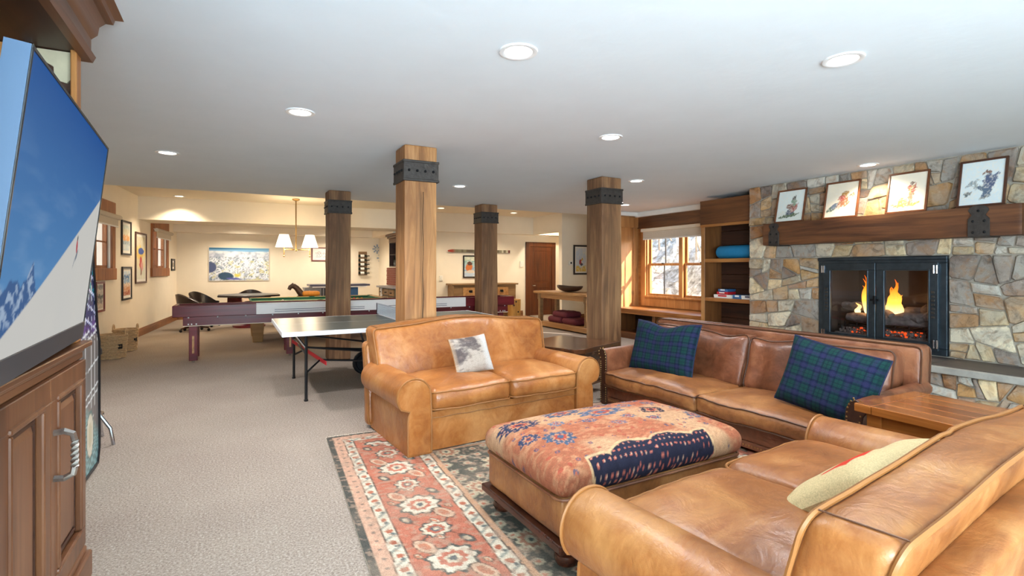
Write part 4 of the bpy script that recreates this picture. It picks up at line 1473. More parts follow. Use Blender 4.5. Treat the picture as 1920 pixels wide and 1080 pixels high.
# ---- rug
def rug():
    Wd, L = 3.15, 4.25
    ox, oy, rot = .66, 4.44, R(-3.2)     # far left corner
    t = thing('rug', 'worn oriental rug with a salmon floral border and dark green field', 'rug', (ox, oy, 0), rot)
    nx, ny = 350, 480
    X, Y = np.meshgrid(np.linspace(0, Wd, nx + 1), np.linspace(0, -L, ny + 1), indexing='ij')
    def paint(X, Y):
        y = -Y
        w = (fbm(X * 9, y * 9, 71, 3) - .5) * .02
        X, y = X + w, y + w
        d = np.minimum(np.minimum(X, Wd - X), np.minimum(y, L - y))       # distance from the edge
        side = np.minimum(X, Wd - X) < np.minimum(y, L - y)
        s = np.where(side, y - L / 2, X - Wd / 2)                          # along the border
        n = fbm(X * 30, y * 30, 5, 3)
        c = np.ones(X.shape + (3,)) * np.array(lin('#4b5049'))
        # field: green black with cream lattice and rosettes
        fx, fy = X - Wd / 2, y - L / 2
        p = .52
        lx, ly = ((fx + fy * .75) % p) - p / 2, ((fx - fy * .75) % p) - p / 2
        c = blend(c, (np.abs(lx) < .008) * .75, '#b5ad98')
        c = blend(c, (np.abs(ly) < .008) * .75, '#b5ad98')
        g1 = .13
        qx, qy = (fx % g1) - g1 / 2, (fy % g1) - g1 / 2
        hh = vnoise(np.floor(fx / g1) * 3.3 + .5, np.floor(fy / g1) * 4.7 + .5, 33)
        rq = np.sqrt((qx + (hh - .5) * .04) ** 2 + (qy + (hh - .3) * .05) ** 2)
        c = blend(c, (rq < .024 + .014 * hh) * .85, '#c4b69a')
        c = blend(c, (rq < .013) * .95, '#b5684e')
        c = blend(c, (np.abs(qx + qy) < .010) * (np.abs(qx) < .035) * (hh > .5) * .7, '#a39f86')
        a = np.arctan2(ly, lx)
        r = np.sqrt(lx ** 2 + ly ** 2)
        c = blend(c, r < .105 + .014 * np.sin(a * 10), '#c9bb9c')
        c = blend(c, r < .078 + .012 * np.sin(a * 10), '#a9745a')
        c = blend(c, r < .045, '#cbbd9e')
        c = blend(c, r < .02, '#4a5a54')
        # helper for guards
        def band(d0, d1, col):
            nonlocal c
            c = blend(c, np.clip((d - d0) / .004, 0, 1) * np.clip((d1 - d) / .004, 0, 1), col)
        band(.66, .70, '#c89a78')
        for d0, d1 in ((.115, .19), (.58, .66)):
            band(d0, d1, '#ded2bb')
            m = (d > d0 + .008) * (d < d1 - .008)
            ph = (s % .13) - .065
            c = blend(c, m * (np.abs(ph + (d - (d0 + d1) / 2) * .9) < .012) * .8, '#7d8a84')
            c = blend(c, m * (np.sqrt((((s + .065) % .13) - .065) ** 2 + (d - (d0 + d1) / 2) ** 2) < .020), '#b5664c')
            c = blend(c, m * (np.sqrt((((s + .03) % .13) - .065) ** 2 + (d - (d0 + d1) / 2 - .01) ** 2) < .012), '#5b6a6c')
            c = blend(c, (np.abs(d - d0) < .005) + (np.abs(d - d1) < .005), '#5a4c44')
        band(.19, .58, '#bf7058')
        band(.04, .115, '#d8a98e')
        c = blend(c, (d > .04) * (d < .115) * (np.sqrt(((s % .09) - .045) ** 2 + (d - .078) ** 2) < .012) * .8, '#6d6660')
        # main border rosettes and vines
        m = (d > .195) * (d < .575)
        dd = d - .385
        v = .12 * np.sin(s / .62 * 2 * np.pi)
        c = blend(c, m * (np.abs(dd - v) < .010) * .9, '#4c4a48')
        c = blend(c, m * (np.abs(dd + v * .9) < .007) * .7, '#7c4a3c')
        for per, off, R0, cols in ((.62, 0., .112, ('#4a5350', '#e2d6bf', '#c4705a', '#ddcfb4', '#59656a')), (.62, .31, .075, ('#444a4a', '#dccfb6', '#b9604a', '#5a6266', '#d8c8ac'))):
            q = ((s - off + per / 2) % per) - per / 2
            a = np.arctan2(dd, q)
            r = np.sqrt(q * q + dd * dd)
            for k, (f, col) in enumerate(zip((1.12, .95, .62, .36, .17), cols)):
                c = blend(c, m * (r < R0 * f * (1 + .10 * np.sin(a * (9 if k < 3 else 6)))), col)
        for off, dv, rad, col in ((.155, .10, .055, '#d9b79a'), (.465, -.10, .055, '#d9b79a'), (.155, -.12, .035, '#4f5d5c'), (.465, .12, .035, '#4f5d5c'), (.22, .02, .022, '#e0d3ba'), (.40, .0, .022, '#e0d3ba'), (.08, .15, .02, '#dcc4a4'), (.54, -.15, .02, '#dcc4a4')):
            q = ((s - off + .31) % .62) - .31
            r = np.sqrt((q * .75) ** 2 + ((dd - dv) * 1.25 - q * .4) ** 2)
            c = blend(c, m * (r < rad) * .95, col)
            c = blend(c, m * (r < rad * .55) * .95, '#c07a5e' if col[1] != '4' else '#c8b79c')
            c = blend(c, m * (np.abs(r - rad) < .004) * .8, '#5a463e')
        c = blend(c, d < .04, '#454a47')
        n2 = fbm(X * 55, y * 55, 25, 2)
        c = c * (.66 + .34 * n[..., None] + .30 * n2[..., None])
        c = blend(c, np.clip((fbm(X * 40, y * 40, 35, 2) - .56) * 5, 0, .55), '#b99a84')
        c = blend(c, .10 + np.clip((fbm(X * 2.2, y * 2.2, 15, 3) - .5) * 1.2, 0, .25), '#b8a18c')
        return c
    z = .010 + .0015 * np.sin(X * 7) * np.sin(Y * 5)
    P = np.stack([X, Y, z], -1)
    mb = MB().grid([[tuple(p) for p in r] for r in P])
    pile = mb.build('pile', 'paint_rug', t, local=True, smooth=True, ang=180, col=paint(X, Y).reshape(-1, 3))
    MB().box(.0, -L, .001, Wd, 0, .0075).build('backing', 'trim_cream', t, local=True)
    mb = MB()
    rr = random.Random(9)
    for yy, sg in ((0, 1), (-L, -1)):
        for k in range(330):
            x = k * Wd / 330 + rr.uniform(-.002, .002)
            mb.hexa([(x, yy, .001), (x + .006, yy, .001), (x + .006 + rr.uniform(-.006, .006), yy + sg * rr.uniform(.02, .035), .001), (x + rr.uniform(-.006, .006), yy + sg * .03, .001),
                     (x, yy, .006), (x + .006, yy, .006), (x + .006, yy + sg * .03, .004), (x, yy + sg * .03, .004)])
    mb.build('fringe', 'trim_cream', t, local=True, kind='stuff')
rug()

# ---- side table between loveseat and sofa
def side_table():
    z = .555
    a, b, c = Vector((*G(1085, 657, z), 0)), Vector((*G(1163, 640, z), 0)), Vector((*G(1000, 634, z), 0))
    t = thing('side_table', 'dark polished wood side table between the loveseat and the sofa', 'table', (3.55, 4.9, 0), 0)
    u = (b - a)
    n = Vector((-u.y, u.x, 0)).normalized()
    d = a + n * .85 - u.normalized() * .02
    q = [a, b, b + n * .85, d]
    # clipped front corner
    A0, A1 = a + (d - a) * .06, a + u * .14
    poly = [A0, A1, b, b + n * .85, d]
    mb = MB().prism([Vector((p.x, p.y, z - .055)) for p in poly], (0, 0, .055))
    mb.build('tabletop', 'table_dark', t, bevel=.006, seg=2)
    cen = sum(q, Vector()) / 4
    ins = lambda p, k: cen + (p - cen) * k
    MB().prism([Vector((*ins(p, .84)[:2], z - .17)) for p in q], (0, 0, .113)).build('apron', 'table_dark', t, bevel=.004)
    for p in q:
        g = ins(p, .76)
        MB().tube([(g.x, g.y, .0), (g.x, g.y, z - .17)], .05, 10).build('leg', 'table_dark', t, smooth=True)
    MB().prism([Vector((*ins(p, .72)[:2], .10)) for p in q], (0, 0, .03)).build('lower_shelf', 'table_dark', t, bevel=.004)
side_table()
def end_table():
    z = .60
    a = Vector((*G(1602, 756, z), 0))
    t = thing('end_table', 'square honey brown wood end table at the right end of the sofa', 'table', (a.x + .3, a.y - .33, 0), R(-2))
    w, l = .66, .72
    M = MW[t.name].inverted()
    def L(x, y):  # local coords with origin at near-left top corner
        return (x - .3, y + .33)
    x0, y1 = L(0, 0)
    y0 = y1 - l
    x1 = x0 + w
    MB().box(x0, y1 - .095, z - .05, x1, y1, z).build('end_board', 'table_wood', t, local=True, bevel=.006, seg=2)
    MB().box(x0, y0, z - .05, x1, y0 + .095, z).build('end_board', 'table_wood', t, local=True, bevel=.006, seg=2)
    for k in range(5):
        MB().box(x0 + k * w / 5 + .001, y0 + .096, z - .05, x0 + (k + 1) * w / 5 - .001, y1 - .096, z - .001).build('plank', 'table_wood', t, local=True, bevel=.003)
    MB().box(x0 + .06, y0 + .06, z - .17, x1 - .06, y1 - .06, z - .05).build('apron', 'table_wood', t, local=True, bevel=.004)
    for x in (x0 + .085, x1 - .085):
        for y in (y0 + .085, y1 - .085):
            MB().box(x - .04, y - .04, .012, x + .04, y + .04, z - .051).build('leg', 'table_wood', t, local=True, bevel=.005)
    MB().box(x0 + .06, y0 + .06, .12, x1 - .06, y1 - .06, .15).build('lower_shelf', 'table_wood', t, local=True, bevel=.004)
end_table()

# ================================================================ MEDIA CABINET AND TELEVISION (left)
KX, KY1, KY0 = -.61, 2.95, .55
def media_cabinet():
    t = thing('media_cabinet', 'built-in brown wood media cabinet under and around the television', 'cabinet', (KX - .3, 1.8, 0))
    MB().box(-1.24, KY0, .16, KX - .005, KY1 - .01, 1.03).build('body', 'cabinet_wood', t, bevel=.004)
    mb = MB().box(-1.25, KY0, 1.03, KX + .012, KY1 + .005, 1.05).box(-1.25, KY0, 1.05, KX + .035, KY1 + .03, 1.075)
    mb.build('counter', 'cabinet_wood_h', t, bevel=.006, seg=2)
    MB().box(-1.25, KY0, 1.0, KX + .006, KY1, 1.03).build('cornice', 'cabinet_wood_h', t, bevel=.004)
    MB().box(-1.25, KY0, 0, KX + .035, KY1 + .03, .12).box(-1.25, KY0, .12, KX + .018, KY1 + .015, .15).build('plinth', 'cabinet_wood_h', t, bevel=.008, seg=2)
    seam = onX(83, KX)[1]
    edges = [KY1 - .005, seam, seam - .475, seam - .95, seam - 1.43]
    for k in range(4):
        y1, y0 = edges[k] - .002, edges[k + 1] + .002
        z0, z1 = .165, .995
        d = MB().frame((KX - .004, y0, z0), (0, 1, 0), (0, 0, 1), y1 - y0, z1 - z0, .085, (.022, 0, 0)).build('door', 'cabinet_wood', t, bevel=.003)
        MB().frame((KX - .004, y0 + .075, z0 + .075), (0, 1, 0), (0, 0, 1), y1 - y0 - .15, z1 - z0 - .15, .022, (.030, 0, 0)).build('moulding', 'cabinet_wood', d, bevel=.008, seg=2)
        MB().box(KX - .02, y0 + .08, z0 + .08, KX - .004, y1 - .08, z1 - .08).build('panel_field', 'cabinet_wood', d)
        a, b, c, e = y0 + .125, y1 - .125, z0 + .125, z1 - .125
        if b - a > .04:
            i = min(.025, (b - a) / 3)
            mb = MB().add([(KX - .004, a, c), (KX - .004, b, c), (KX - .004, b, e), (KX - .004, a, e),
                           (KX + .008, a + i, c + i), (KX + .008, b - i, c + i), (KX + .008, b - i, e - i), (KX + .008, a + i, e - i)],
                          [(0, 1, 5, 4), (1, 2, 6, 5), (2, 3, 7, 6), (3, 0, 4, 7), (4, 5, 6, 7)])
            mb.build('raised_panel', 'cabinet_wood', d)
            MB().frame((KX - .004, a - .012, c - .012), (0, 1, 0), (0, 0, 1), b - a + .024, e - c + .024, .014, (.010, 0, 0)).build('bead', 'cabinet_dark', d, bevel=.003)
        if k in (0, 2):
            hy = y0 + .035
        else:
            hy = y1 - .05 if k == 3 else None
        if k in (0, 2, 3):
            zc = .705
            x = KX + .018
            rr_ = [(x, hy, zc + .085), (x + .03, hy, zc + .088), (x + .055, hy, zc + .075), (x + .06, hy, zc + .05)]
            tw = []
            mb = MB().tube(rr_, [.013, .013, .012, .011], 6)
            mb.tube([(q[0], q[1], 2 * zc - q[2]) for q in rr_], [.013, .013, .012, .011], 6)
            # twisted square bar
            P = []
            for i in range(25):
                tt = i / 24
                ang = tt * math.pi * 2.5
                P.append([(x + .06 + .013 * math.cos(ang + q * math.pi / 2), hy + .013 * math.sin(ang + q * math.pi / 2), zc - .05 + .10 * tt) for q in range(4)])
            mb.grid(P, wv=True)
            mb.build('handle', 'handle_metal', d)
    # upper part: niche around the television
    MB().box(-1.25, KY1 - .03, 1.075, KX - .01, KY1, 2.40).build('side_panel', 'shelf_back', t, bevel=.003)
    MB().box(KX - .022, KY1 - .075, 1.075, KX, KY1, 2.40).build('side_stile', 'window_wood', t, bevel=.004)
    MB().box(-1.22, KY1 - .075, 2.08, KX - .022, KY1 - .03, 2.105).build('cleat', 'cabinet_wood_h', t)
    MB().box(-1.22, KY1 - .05, 2.19, -.755, KY1 - .03, 2.35).build('tan_board', 'window_wood', t)
    MB().box(-1.25, KY0, 1.075, KX, KY0 + .07, 2.40).build('side_stile', 'cabinet_wood', t, bevel=.004)
    MB().box(-1.25, KY0, 2.355, KX + .0, KY1, 2.385).build('top_panel', 'cabinet_dark', t)
    MB().box(-1.25, KY0, 1.075, -1.22, KY1 - .07, 2.36).build('back_panel', 'cabinet_wood_h', t)
    MB().box(-1.22, 2.02, 1.9, -.95, KY1 - .075, 1.93).build('inner_shelf', 'cabinet_wood_h', t, bevel=.003)
    q = [(-.75, 2.35), (-.637, 2.352), (-.635, 2.31), (-.636, 2.235), (-.65, 2.215), (-.68, 2.222), (-.693, 2.24), (-.695, 2.28), (-.72, 2.295), (-.75, 2.29)]
    MB().prism([(x, KY1 - .042, z) for x, z in q], (0, .012, 0)).build('plaster_patch', 'plaster_patch', t, label='rough pale plaster patch on the inner side of the niche')
    MB().box(-1.25, KY0, 2.38, KX + .0, KY1, 2.60).build('frieze', 'cabinet_wood_h', t)
    # crown moulding, stepped
    prof = [(.0, 2.345), (.035, 2.345), (.045, 2.375), (.03, 2.395), (.03, 2.45), (.04, 2.465), (.05, 2.48), (.055, 2.52), (.075, 2.55), (.10, 2.56), (.105, 2.585), (.135, 2.599), (.0, 2.599)]
    mb = MB()
    P = [[(KX + a, KY0, z) for a, z in prof], [(KX + a, KY1 + a, z) for a, z in prof], [(-1.25, KY1 + a, z) for a, z in prof]]
    mb.grid(P)
    mb.f.append(tuple(range(len(prof))))
    mb.build('crown_moulding', 'cabinet_wood_h', t, smooth=True, ang=30)
media_cabinet()
def clip_hooks():
    for i, (x, z) in enumerate(((-.775, 2.345), (-.725, 2.245), (-.68, 2.13))):
        h = MB()
        for dx in (0, .016):
            h.tube([(x + dx, KY1 - .045, z), (x + dx, KY1 - .08, z + .015), (x + dx, KY1 - .085, z - .03), (x + dx, KY1 - .05, z - .05)], .008, 6)
        tag(h.build('hinge_clip', 'chrome', smooth=True), ['metal hook high in the niche beside the plaster patch', 'metal hook in the niche just above the television top edge', 'lower metal hook in the niche near the wooden stile'][i], 'hook', 'hooks in the niche')
clip_hooks()

def television():
    tl, tr = Vector((-.435, 1.656, 1.93)), Vector((-.505, 2.875, 1.93))
    u = (tr - tl)
    w = u.length
    u.normalize()
    br = Vector((-.598, 2.88, 1.098))
    v = (tr - br)
    h = v.length
    v.normalize()
    n = u.cross(v).normalized()
    if n.x < 0:
        n = -n
    t = thing('television', 'large flat television showing a skier on a white slope, tilted out from the cabinet', 'television', tuple(tl - u * 0 - v * h))
    o = tl - v * h - u * .02     # lower near corner
    W_, H_ = w + .03, h + .012
    MB().hexa([o - n * .05, o + u * W_ - n * .05, o + u * W_, o, o + v * H_ - n * .05, o + u * W_ + v * H_ - n * .05, o + u * W_ + v * H_, o + v * H_]).build('housing', 'black_plastic', t, bevel=.004)
    MB().hexa([o - n * .048 - u * .003, o - u * .003 + n * .002, o + n * .002, o - n * .048, o - n * .048 - u * .003 + v * H_, o - u * .003 + n * .002 + v * H_, o + n * .002 + v * H_, o - n * .048 + v * H_]).build('side_trim', 'tv_side', t)
    MB().frame(o + n * .0005, u, v, W_, H_, .009, n * .005).build('bezel', 'black_plastic', t, bevel=.001)
    MB().hexa([o + n * .001 + u * 0, o + u * W_ + n * .001, o + u * W_ + n * .007, o + n * .007, o + n * .001 + v * .072, o + u * W_ + n * .001 + v * .072, o + u * W_ + n * .007 + v * .072, o + n * .007 + v * .072]).build('lower_bezel', 'bezel_grey', t, bevel=.002)
    def img(s, tt):
        c = fill(s, '#1b5ea6')
        top, bot = np.array(lin('#0d4f96')), np.array(lin('#5b93c4'))
        c = top * tt[..., None] + bot * (1 - tt[..., None])
        cl = fbm(s * 4, tt * 14, 8, 4)
        c = blend(c, np.clip((cl - .5) * 3, 0, 1) * np.clip(1.1 - tt * 1.3, 0, 1) * .45, '#a9c6e0')
        # distant peaks, lower left
        ridge = .22 - .45 * np.clip(s - .20, 0, 1) + .08 * fbm(s * 26, s * 0, 3, 4) + .07 * np.exp(-((s - .235) / .025) ** 2)
        m = np.clip((ridge - tt) / .01, 0, 1)
        rk = fbm(s * 40, tt * 34, 12, 4)
        c = blend(c, m, '#33598c')
        c = blend(c, m * np.clip((rk - .50) * 8, 0, 1) * .8, '#a9bdd4')
        c = blend(c, m * np.clip(((ridge - .13) - tt) * 12, 0, .7), '#2a5a94')
        # white slope
        edge = .045 + .665 * np.clip(s, 0, 1) ** 1.1
        c = blend(c, np.clip((edge - tt) / .008, 0, 1), '#cfcdc6')
        c = blend(c, np.clip((edge - tt) / .008, 0, 1) * np.clip(.25 * fbm(s * 5, tt * 5, 2, 3), 0, 1), '#b9bcc0')
        # skier
        c = blend(c, ell(s, tt, .70, .415, .010, .035, 10, .3), '#b02a36')
        c = blend(c, ell(s, tt, .697, .455, .007, .013, 0, .4), '#30333c')
        c = blend(c, ell(s, tt, .712, .372, .007, .03, -20, .4), '#6b7480')
        c = blend(c, ell(s, tt, .69, .345, .004, .04, -24, .4), '#8c9298')
        return np.clip(c, 0, 1)
    p = o + n * .0022 + u * .009 + v * .07
    paint_panel('screen', p, u, v, W_ - .018, H_ - .079, 220, 150, img, 'paint_screen', t)
    # wall arm
    c = o + u * W_ / 2 + v * H_ / 2 - n * .05
    MB().obox(c - n * .015, u * .2, v * .2, n * .014).build('mount_plate', 'black_plastic', t)
    MB().tube([c - n * .03, c - n * .2 + u * .12, (-1.22, c.y, c.z)], .025, 8).build('mount_arm', 'black_plastic', t)
television()

# ---- arcade machine beyond the cabinet, stool, baskets
def arcade():
    X0, X1 = -1.45, -.85
    t = thing('arcade_machine', 'dark arcade machine with line art side panel behind the media cabinet', 'arcade machine', (-1.15, 4.1, 0))
    prof = [(3.55, .02), (4.62, .02), (4.66, .12), (4.66, .88), (4.60, .99), (4.47, 1.49), (4.43, 1.78), (3.6, 1.78), (3.55, 1.7)]
    MB().prism([(X0, y, z) for y, z in prof], (X1 - X0 - .02, 0, 0)).build('body', 'black_plastic', t, bevel=.006)
    def img(Y, Z):
        c = np.ones(Y.shape + (3,)) * np.array(lin('#75716f'))
        c = c * (.8 + .4 * vnoise(Y * 60, Z * 0, 3))[..., None]
        up = np.clip((Z - .93) / .05, 0, 1)
        c = blend(c, up, '#232a5c')
        n = fbm(Y * 9, Z * 9, 4, 3)
        c = blend(c, up * np.clip((n - .48) * 6, 0, 1), '#6a4f8a')
        c = blend(c, up * np.clip((Z - 1.15) * 6, 0, 1) * (fbm(Y * 14, Z * 10, 8, 2) > .5), '#1e8a94')
        c = blend(c, up * (np.abs(((Z * 9 + Y * 3) % 1) - .5) < .06), '#c9cdea')
        c = blend(c, (np.abs(((Y * 12) % 1) - .5) < .05) * (Z > .45) * .8, '#dfe4e6')
        for zz in (.98, .93, .72, .55, .50, .36):
            c = blend(c, (np.abs(Z - zz - (Y - 4.4) * .18) < .006) * (vnoise(Y * 9, Z * 0 + zz * 30, 5) > .35), '#e8eef0')
        c = blend(c, np.clip((.50 - Z - np.abs(Y - 4.33) * .7) * 10, 0, 1) * .85, '#8fbfc0')
        c = blend(c, np.clip((.50 - Z - np.abs(Y - 4.33) * .7) * 10, 0, 1) * (np.abs((((Y + Z) * 24) % 1) - .5) < .14), '#2c4f52')
        r = np.sqrt(((Y - 4.42) / .10) ** 2 + ((Z - .27) / .17) ** 2)
        c = blend(c, r < 1, '#e2dcc6')
        c = blend(c, (r > .86) * (r < 1), '#5a7a78')
        c = blend(c, r < .5, '#d0c6a8')
        return np.clip(c, 0, 1)
    nz, ny = 150, 60
    P = []
    for i in range(ny + 1):
        row = []
        for j in range(nz + 1):
            z = .02 + 1.75 * j / nz
            ym = 4.655
            for (ya, za), (yb, zb) in zip(prof[1:7], prof[2:7]):
                if za <= z <= zb:
                    ym = ya + (yb - ya) * (z - za) / max(zb - za, 1e-6)
            row.append((X1 - .016, 3.57 + (ym - .006 - 3.57) * i / ny, z))
        P.append(row)
    A = np.array(P)
    MB().grid(P).build('side_art', 'paint_gloss', t, col=img(A[..., 1], A[..., 2]).reshape(-1, 3))
    edge = [(X1 - .012, y, z) for y, z in prof]
    MB().tube(edge, .009, 6, closed=True).build('edge_trim', 'black_plastic', t, smooth=True)
    MB().box(X0 + .05, 4.58, .9, X1 - .06, 4.80, .95).build('control_panel', 'black_plastic', t, bevel=.01)
arcade()
def stool():
    t = thing('bar_stool', 'chrome bar stool with bent legs behind the arcade machine', 'stool', (-1.06, 5.18, 0))
    for a in (-22, 68, 158, 248):
        d = Vector((math.cos(R(a)), math.sin(R(a)), 0))
        pts = [d * .05 + Vector((0, 0, .70)), d * .09 + Vector((0, 0, .34)), d * .12 + Vector((0, 0, .24)), d * .20 + Vector((0, 0, .13)), d * .225 + Vector((0, 0, .0))]
        MB().tube(pts, .013, 8).build('leg', 'chrome', t, local=True, smooth=True)
    MB().tube([(.125 * math.cos(R(k * 15)), .125 * math.sin(R(k * 15)), .235) for k in range(24)], .010, 6, closed=True).build('foot_ring', 'chrome', t, local=True, smooth=True)
    MB().lathe([(.10, .70), (.12, .715), (.12, .755), (.10, .775), (.02, .78)], (0, 0, 0), 24).build('seat', 'black_plastic', t, local=True, smooth=True)
stool()
def basket(loc, r, h, label, flap):
    t = thing('wicker_basket', label, 'basket', (*loc, 0), 0, 'wicker baskets by the left wall')
    n, rows = 40, 12
    for k in range(rows):
        z = .012 + h * k / rows
        rr_ = r * (.86 + .14 * k / rows)
        pts = []
        for i in range(n):
            a = 6.28318 * i / n
            q = rr_ + .011 * (1 if (i // 2 + k) % 2 else -1)
            sx = 1.0
            pts.append((q * math.cos(a), q * math.sin(a), z))
        MB().tube(pts, h / rows * .44, 5, closed=True).build('woven_row', 'wicker', t, local=True, smooth=True)
    MB().lathe([(r * .80, .004), (r * .82, .01), (r * .96, h), (r * .94, h), (r * .8, .03), (.01, .03)], (0, 0, 0), 24).build('lining', 'wicker', t, local=True, smooth=True)
    MB().tube([(r * 1.01 * math.cos(R(k * 10)), r * 1.01 * math.sin(R(k * 10)), h) for k in range(36)], .013, 6, closed=True).build('rim', 'wicker', t, local=True, smooth=True)
    for s in (-1, 1):
        MB().tube([(s * r * .97, .075 * math.sin(R(a)), h + .085 * math.cos(R(a))) for a in range(-90, 91, 15)], .011, 6).build('handle', 'wicker', t, local=True, smooth=True)
    a = R(-25 if flap else -45)
    MB().obox((r * .97 * math.cos(a), r * .97 * math.sin(a), h * .52), (.012 * math.cos(a), .012 * math.sin(a), 0), (-.028 * math.sin(a), .028 * math.cos(a), 0), (0, 0, .035)).build('label_tag', 'black_plastic', t, local=True, bevel=.004)
basket(G(209, 671), .195, .36, 'front wicker basket with handles on the carpet by the left wall', False)
basket((G(226, 661)[0] + .03, G(226, 661)[1] + .25), .17, .36, 'rear wicker basket with a dark tag, half behind the front basket', True)

# ================================================================ PICTURES ON THE WALLS
def wall_print(label, o, u, w, h, fmat, fn, bar=.03, mat_w=.03, d=.025, grp=None, n=(40, 60)):
    u = Vector(u).normalized()
    nrm = Vector((u.y, -u.x, 0))
    o = Vector(o)
    t = thing('framed_picture', label, 'picture', tuple(o + u * w / 2), 0, grp)
    MB().frame(o, u, (0, 0, 1), w, h, bar, nrm * d).build('frame', fmat, t, bevel=.003)
    q = [o + u * .004 + Vector((0, 0, .004)), o + u * (w - .004) + Vector((0, 0, .004)), o + u * (w - .004) + Vector((0, 0, h - .004)), o + u * .004 + Vector((0, 0, h - .004))]
    MB().prism(q, nrm * .008).build('mat_board', 'paper_white', t)
    b = bar + mat_w
    paint_panel('print', o + u * b + Vector((0, 0, b)) + nrm * .0095, u, (0, 0, 1), w - 2 * b, h - 2 * b, n[0], n[1], fn, 'paint_print', t)
    return t
def bands(cols, seed, blob=None):
    def fn(s, t):
        w = t + (fbm(s * 5, t * 5, seed, 3) - .5) * .22
        c = fill(s, cols[0])
        for k, cc in enumerate(cols[1:], 1):
            c = blend(c, np.clip((w - k / len(cols)) / .04, 0, 1), cc)
        c = blend(c, np.clip((fbm(s * 14, t * 16, seed + 5, 3) - .55) * 5, 0, .6), '#f0ead8')
        for b in (blob or []):
            c = blend(c, ell(s + (fbm(s * 12, t * 12, seed + 9, 2) - .5) * .12, t, *b[:5]), b[5])
        return np.clip(c, 0, 1)
    return fn
LU = Vector((LW1[0] - LW0[0], LW1[1] - LW0[1], 0)).normalized()
# on the left wall the viewer's left is nearer (lower Y): u along +Y
G5 = 'framed prints on the left wall'
for Y0, Y1, z0, z1, fm, cols, sd, blob, lb in (
        (11.75, 12.35, 1.66, 2.31, 'frame_black', ['#c9d4d8', '#8fa6b8', '#e3a76a', '#d8d2b8', '#c4d0c8'], 1, None, 'black framed print with an orange band, upper one left of the tall poster'),
        (11.78, 12.38, .81, 1.44, 'frame_black', ['#a9542c', '#c98a58', '#d9b89a', '#7ea3c4', '#3f72a8', '#c8d8e4'], 2, None, 'black framed print fading from blue to rust, lower one left of the tall poster'),
        (12.66, 13.50, 1.10, 2.15, 'frame_brown', ['#dcdccb', '#e4d9b4', '#e8c86a', '#d9d2b8'], 3, [(.5, .66, .34, .08, 0, '#3c5aa8'), (.48, .38, .16, .16, 20, '#c4504a'), (.6, .30, .12, .12, -20, '#d89a94'), (.5, .18, .1, .1, 0, '#8a6a5a')], 'tall brown framed poster with a red figure between the left wall windows'),
        (16.02, 16.42, 1.35, 1.665, 'frame_black', ['#6a5a4a', '#8c7a66'], 4, None, 'tiny dark framed picture near the far left corner'),
        (10.38, 10.80, .69, 1.19, 'frame_red', ['#c9bcae', '#8f8a88', '#5f6468', '#b9b4ae', '#7f8488'], 5, None, 'red framed photo low on the left wall above the baskets')):
    wall_print(lb, lw(Y0, .004, z0), LU, Y1 - Y0, z1 - z0, fm, bands(cols, sd, blob), bar=.035 if Y0 < 15 else .05, mat_w=.05 if fm != 'frame_red' else .02, grp=G5)
# trail map on the back wall
def trailmap(s, t):
    n = fbm(s * 18, t * 12, 4, 4)
    c = fill(s, '#d8dce6')
    c = blend(c, np.clip((n - .45) * 5, 0, 1) * .8, '#9aa6bc')
    c = blend(c, np.clip((fbm(s * 50, t * 30, 14, 3) - .52) * 7, 0, 1) * (t < .72) * .85, '#5a7078')
    c = blend(c, np.clip((fbm(s * 14, t * 12, 24, 3) - .56) * 8, 0, 1) * (t < .6) * .8, '#c9c48e')
    for k in range(44):
        x0 = (k * .377) % 1
        f = np.abs((s - x0) - .12 * np.sin(t * 9 + k) - (t - .4) * (.5 - (k % 5) * .25))
        c = blend(c, (f < .006) * (t < .7) * (t > .05) * (vnoise(s * 5 + k, t * 6, k) > .42), '#f6f8fb')
    c = blend(c, ell(s, t, .02, .40, .10, .16, 0, .2), '#4a557a')
    c = blend(c, ell(s, t, .27, .13, .13, .12, -25, .2), '#2f4c66')
    c = blend(c, ell(s, t, .40, .05, .12, .03, -6, .2), '#5a5fa8')
    c = blend(c, ell(s, t, .46, .15, .05, .05, 0, .6), '#d9cf62')
    c = blend(c, np.clip((t - .90 + .04 * s) / .02, 0, 1), '#7fb6dc')
    c = blend(c, np.clip((t - .945) / .01, 0, 1) * np.clip(1.2 - s, 0, 1), '#2f6f98')
    c = blend(c, np.clip((fbm(s * 6, t * 8, 31, 3) - .5) * 6, 0, 1) * np.clip((t - .62) * 5, 0, 1) * (t < .9) * .8, '#eef2f4')
    return np.clip(c, 0, 1)
tm = thing('trail_map', 'wide printed ski trail map on the far wall', 'poster', (.12, 16.74, 1.05))
a, b_ = onY(392, 16.735, 526), onY(504, 16.735, 466)
MB().box(a[0] - .01, 16.722, a[2] - .012, b_[0] + .01, 16.748, b_[2] + .012).build('board', 'paper_white', tm)
paint_panel('print', (a[0], 16.72, a[2]), (1, 0, 0), (0, 0, 1), b_[0] - a[0], b_[2] - a[2], 150, 84, trailmap, 'paint_print', tm)
def scribble(s, t):
    c = fill(s, '#f0ece6')
    for k in range(6):
        c = blend(c, (np.abs(t - .25 - k * .09 - .02 * np.sin(s * 40 + k * 2)) < .016) * (np.abs(s - .5) < .36 - .03 * (k % 3)) * (vnoise(s * 22, t * 0 + k, 3) > .35), '#3a4260' if k < 4 else '#7a3c4a')
    return c
wall_print('small red framed notice right of the hanging lamp on the far wall', (2.06, 16.74, 1.64), (1, 0, 0), .50, .42, 'frame_red', scribble, bar=.03, mat_w=.01)
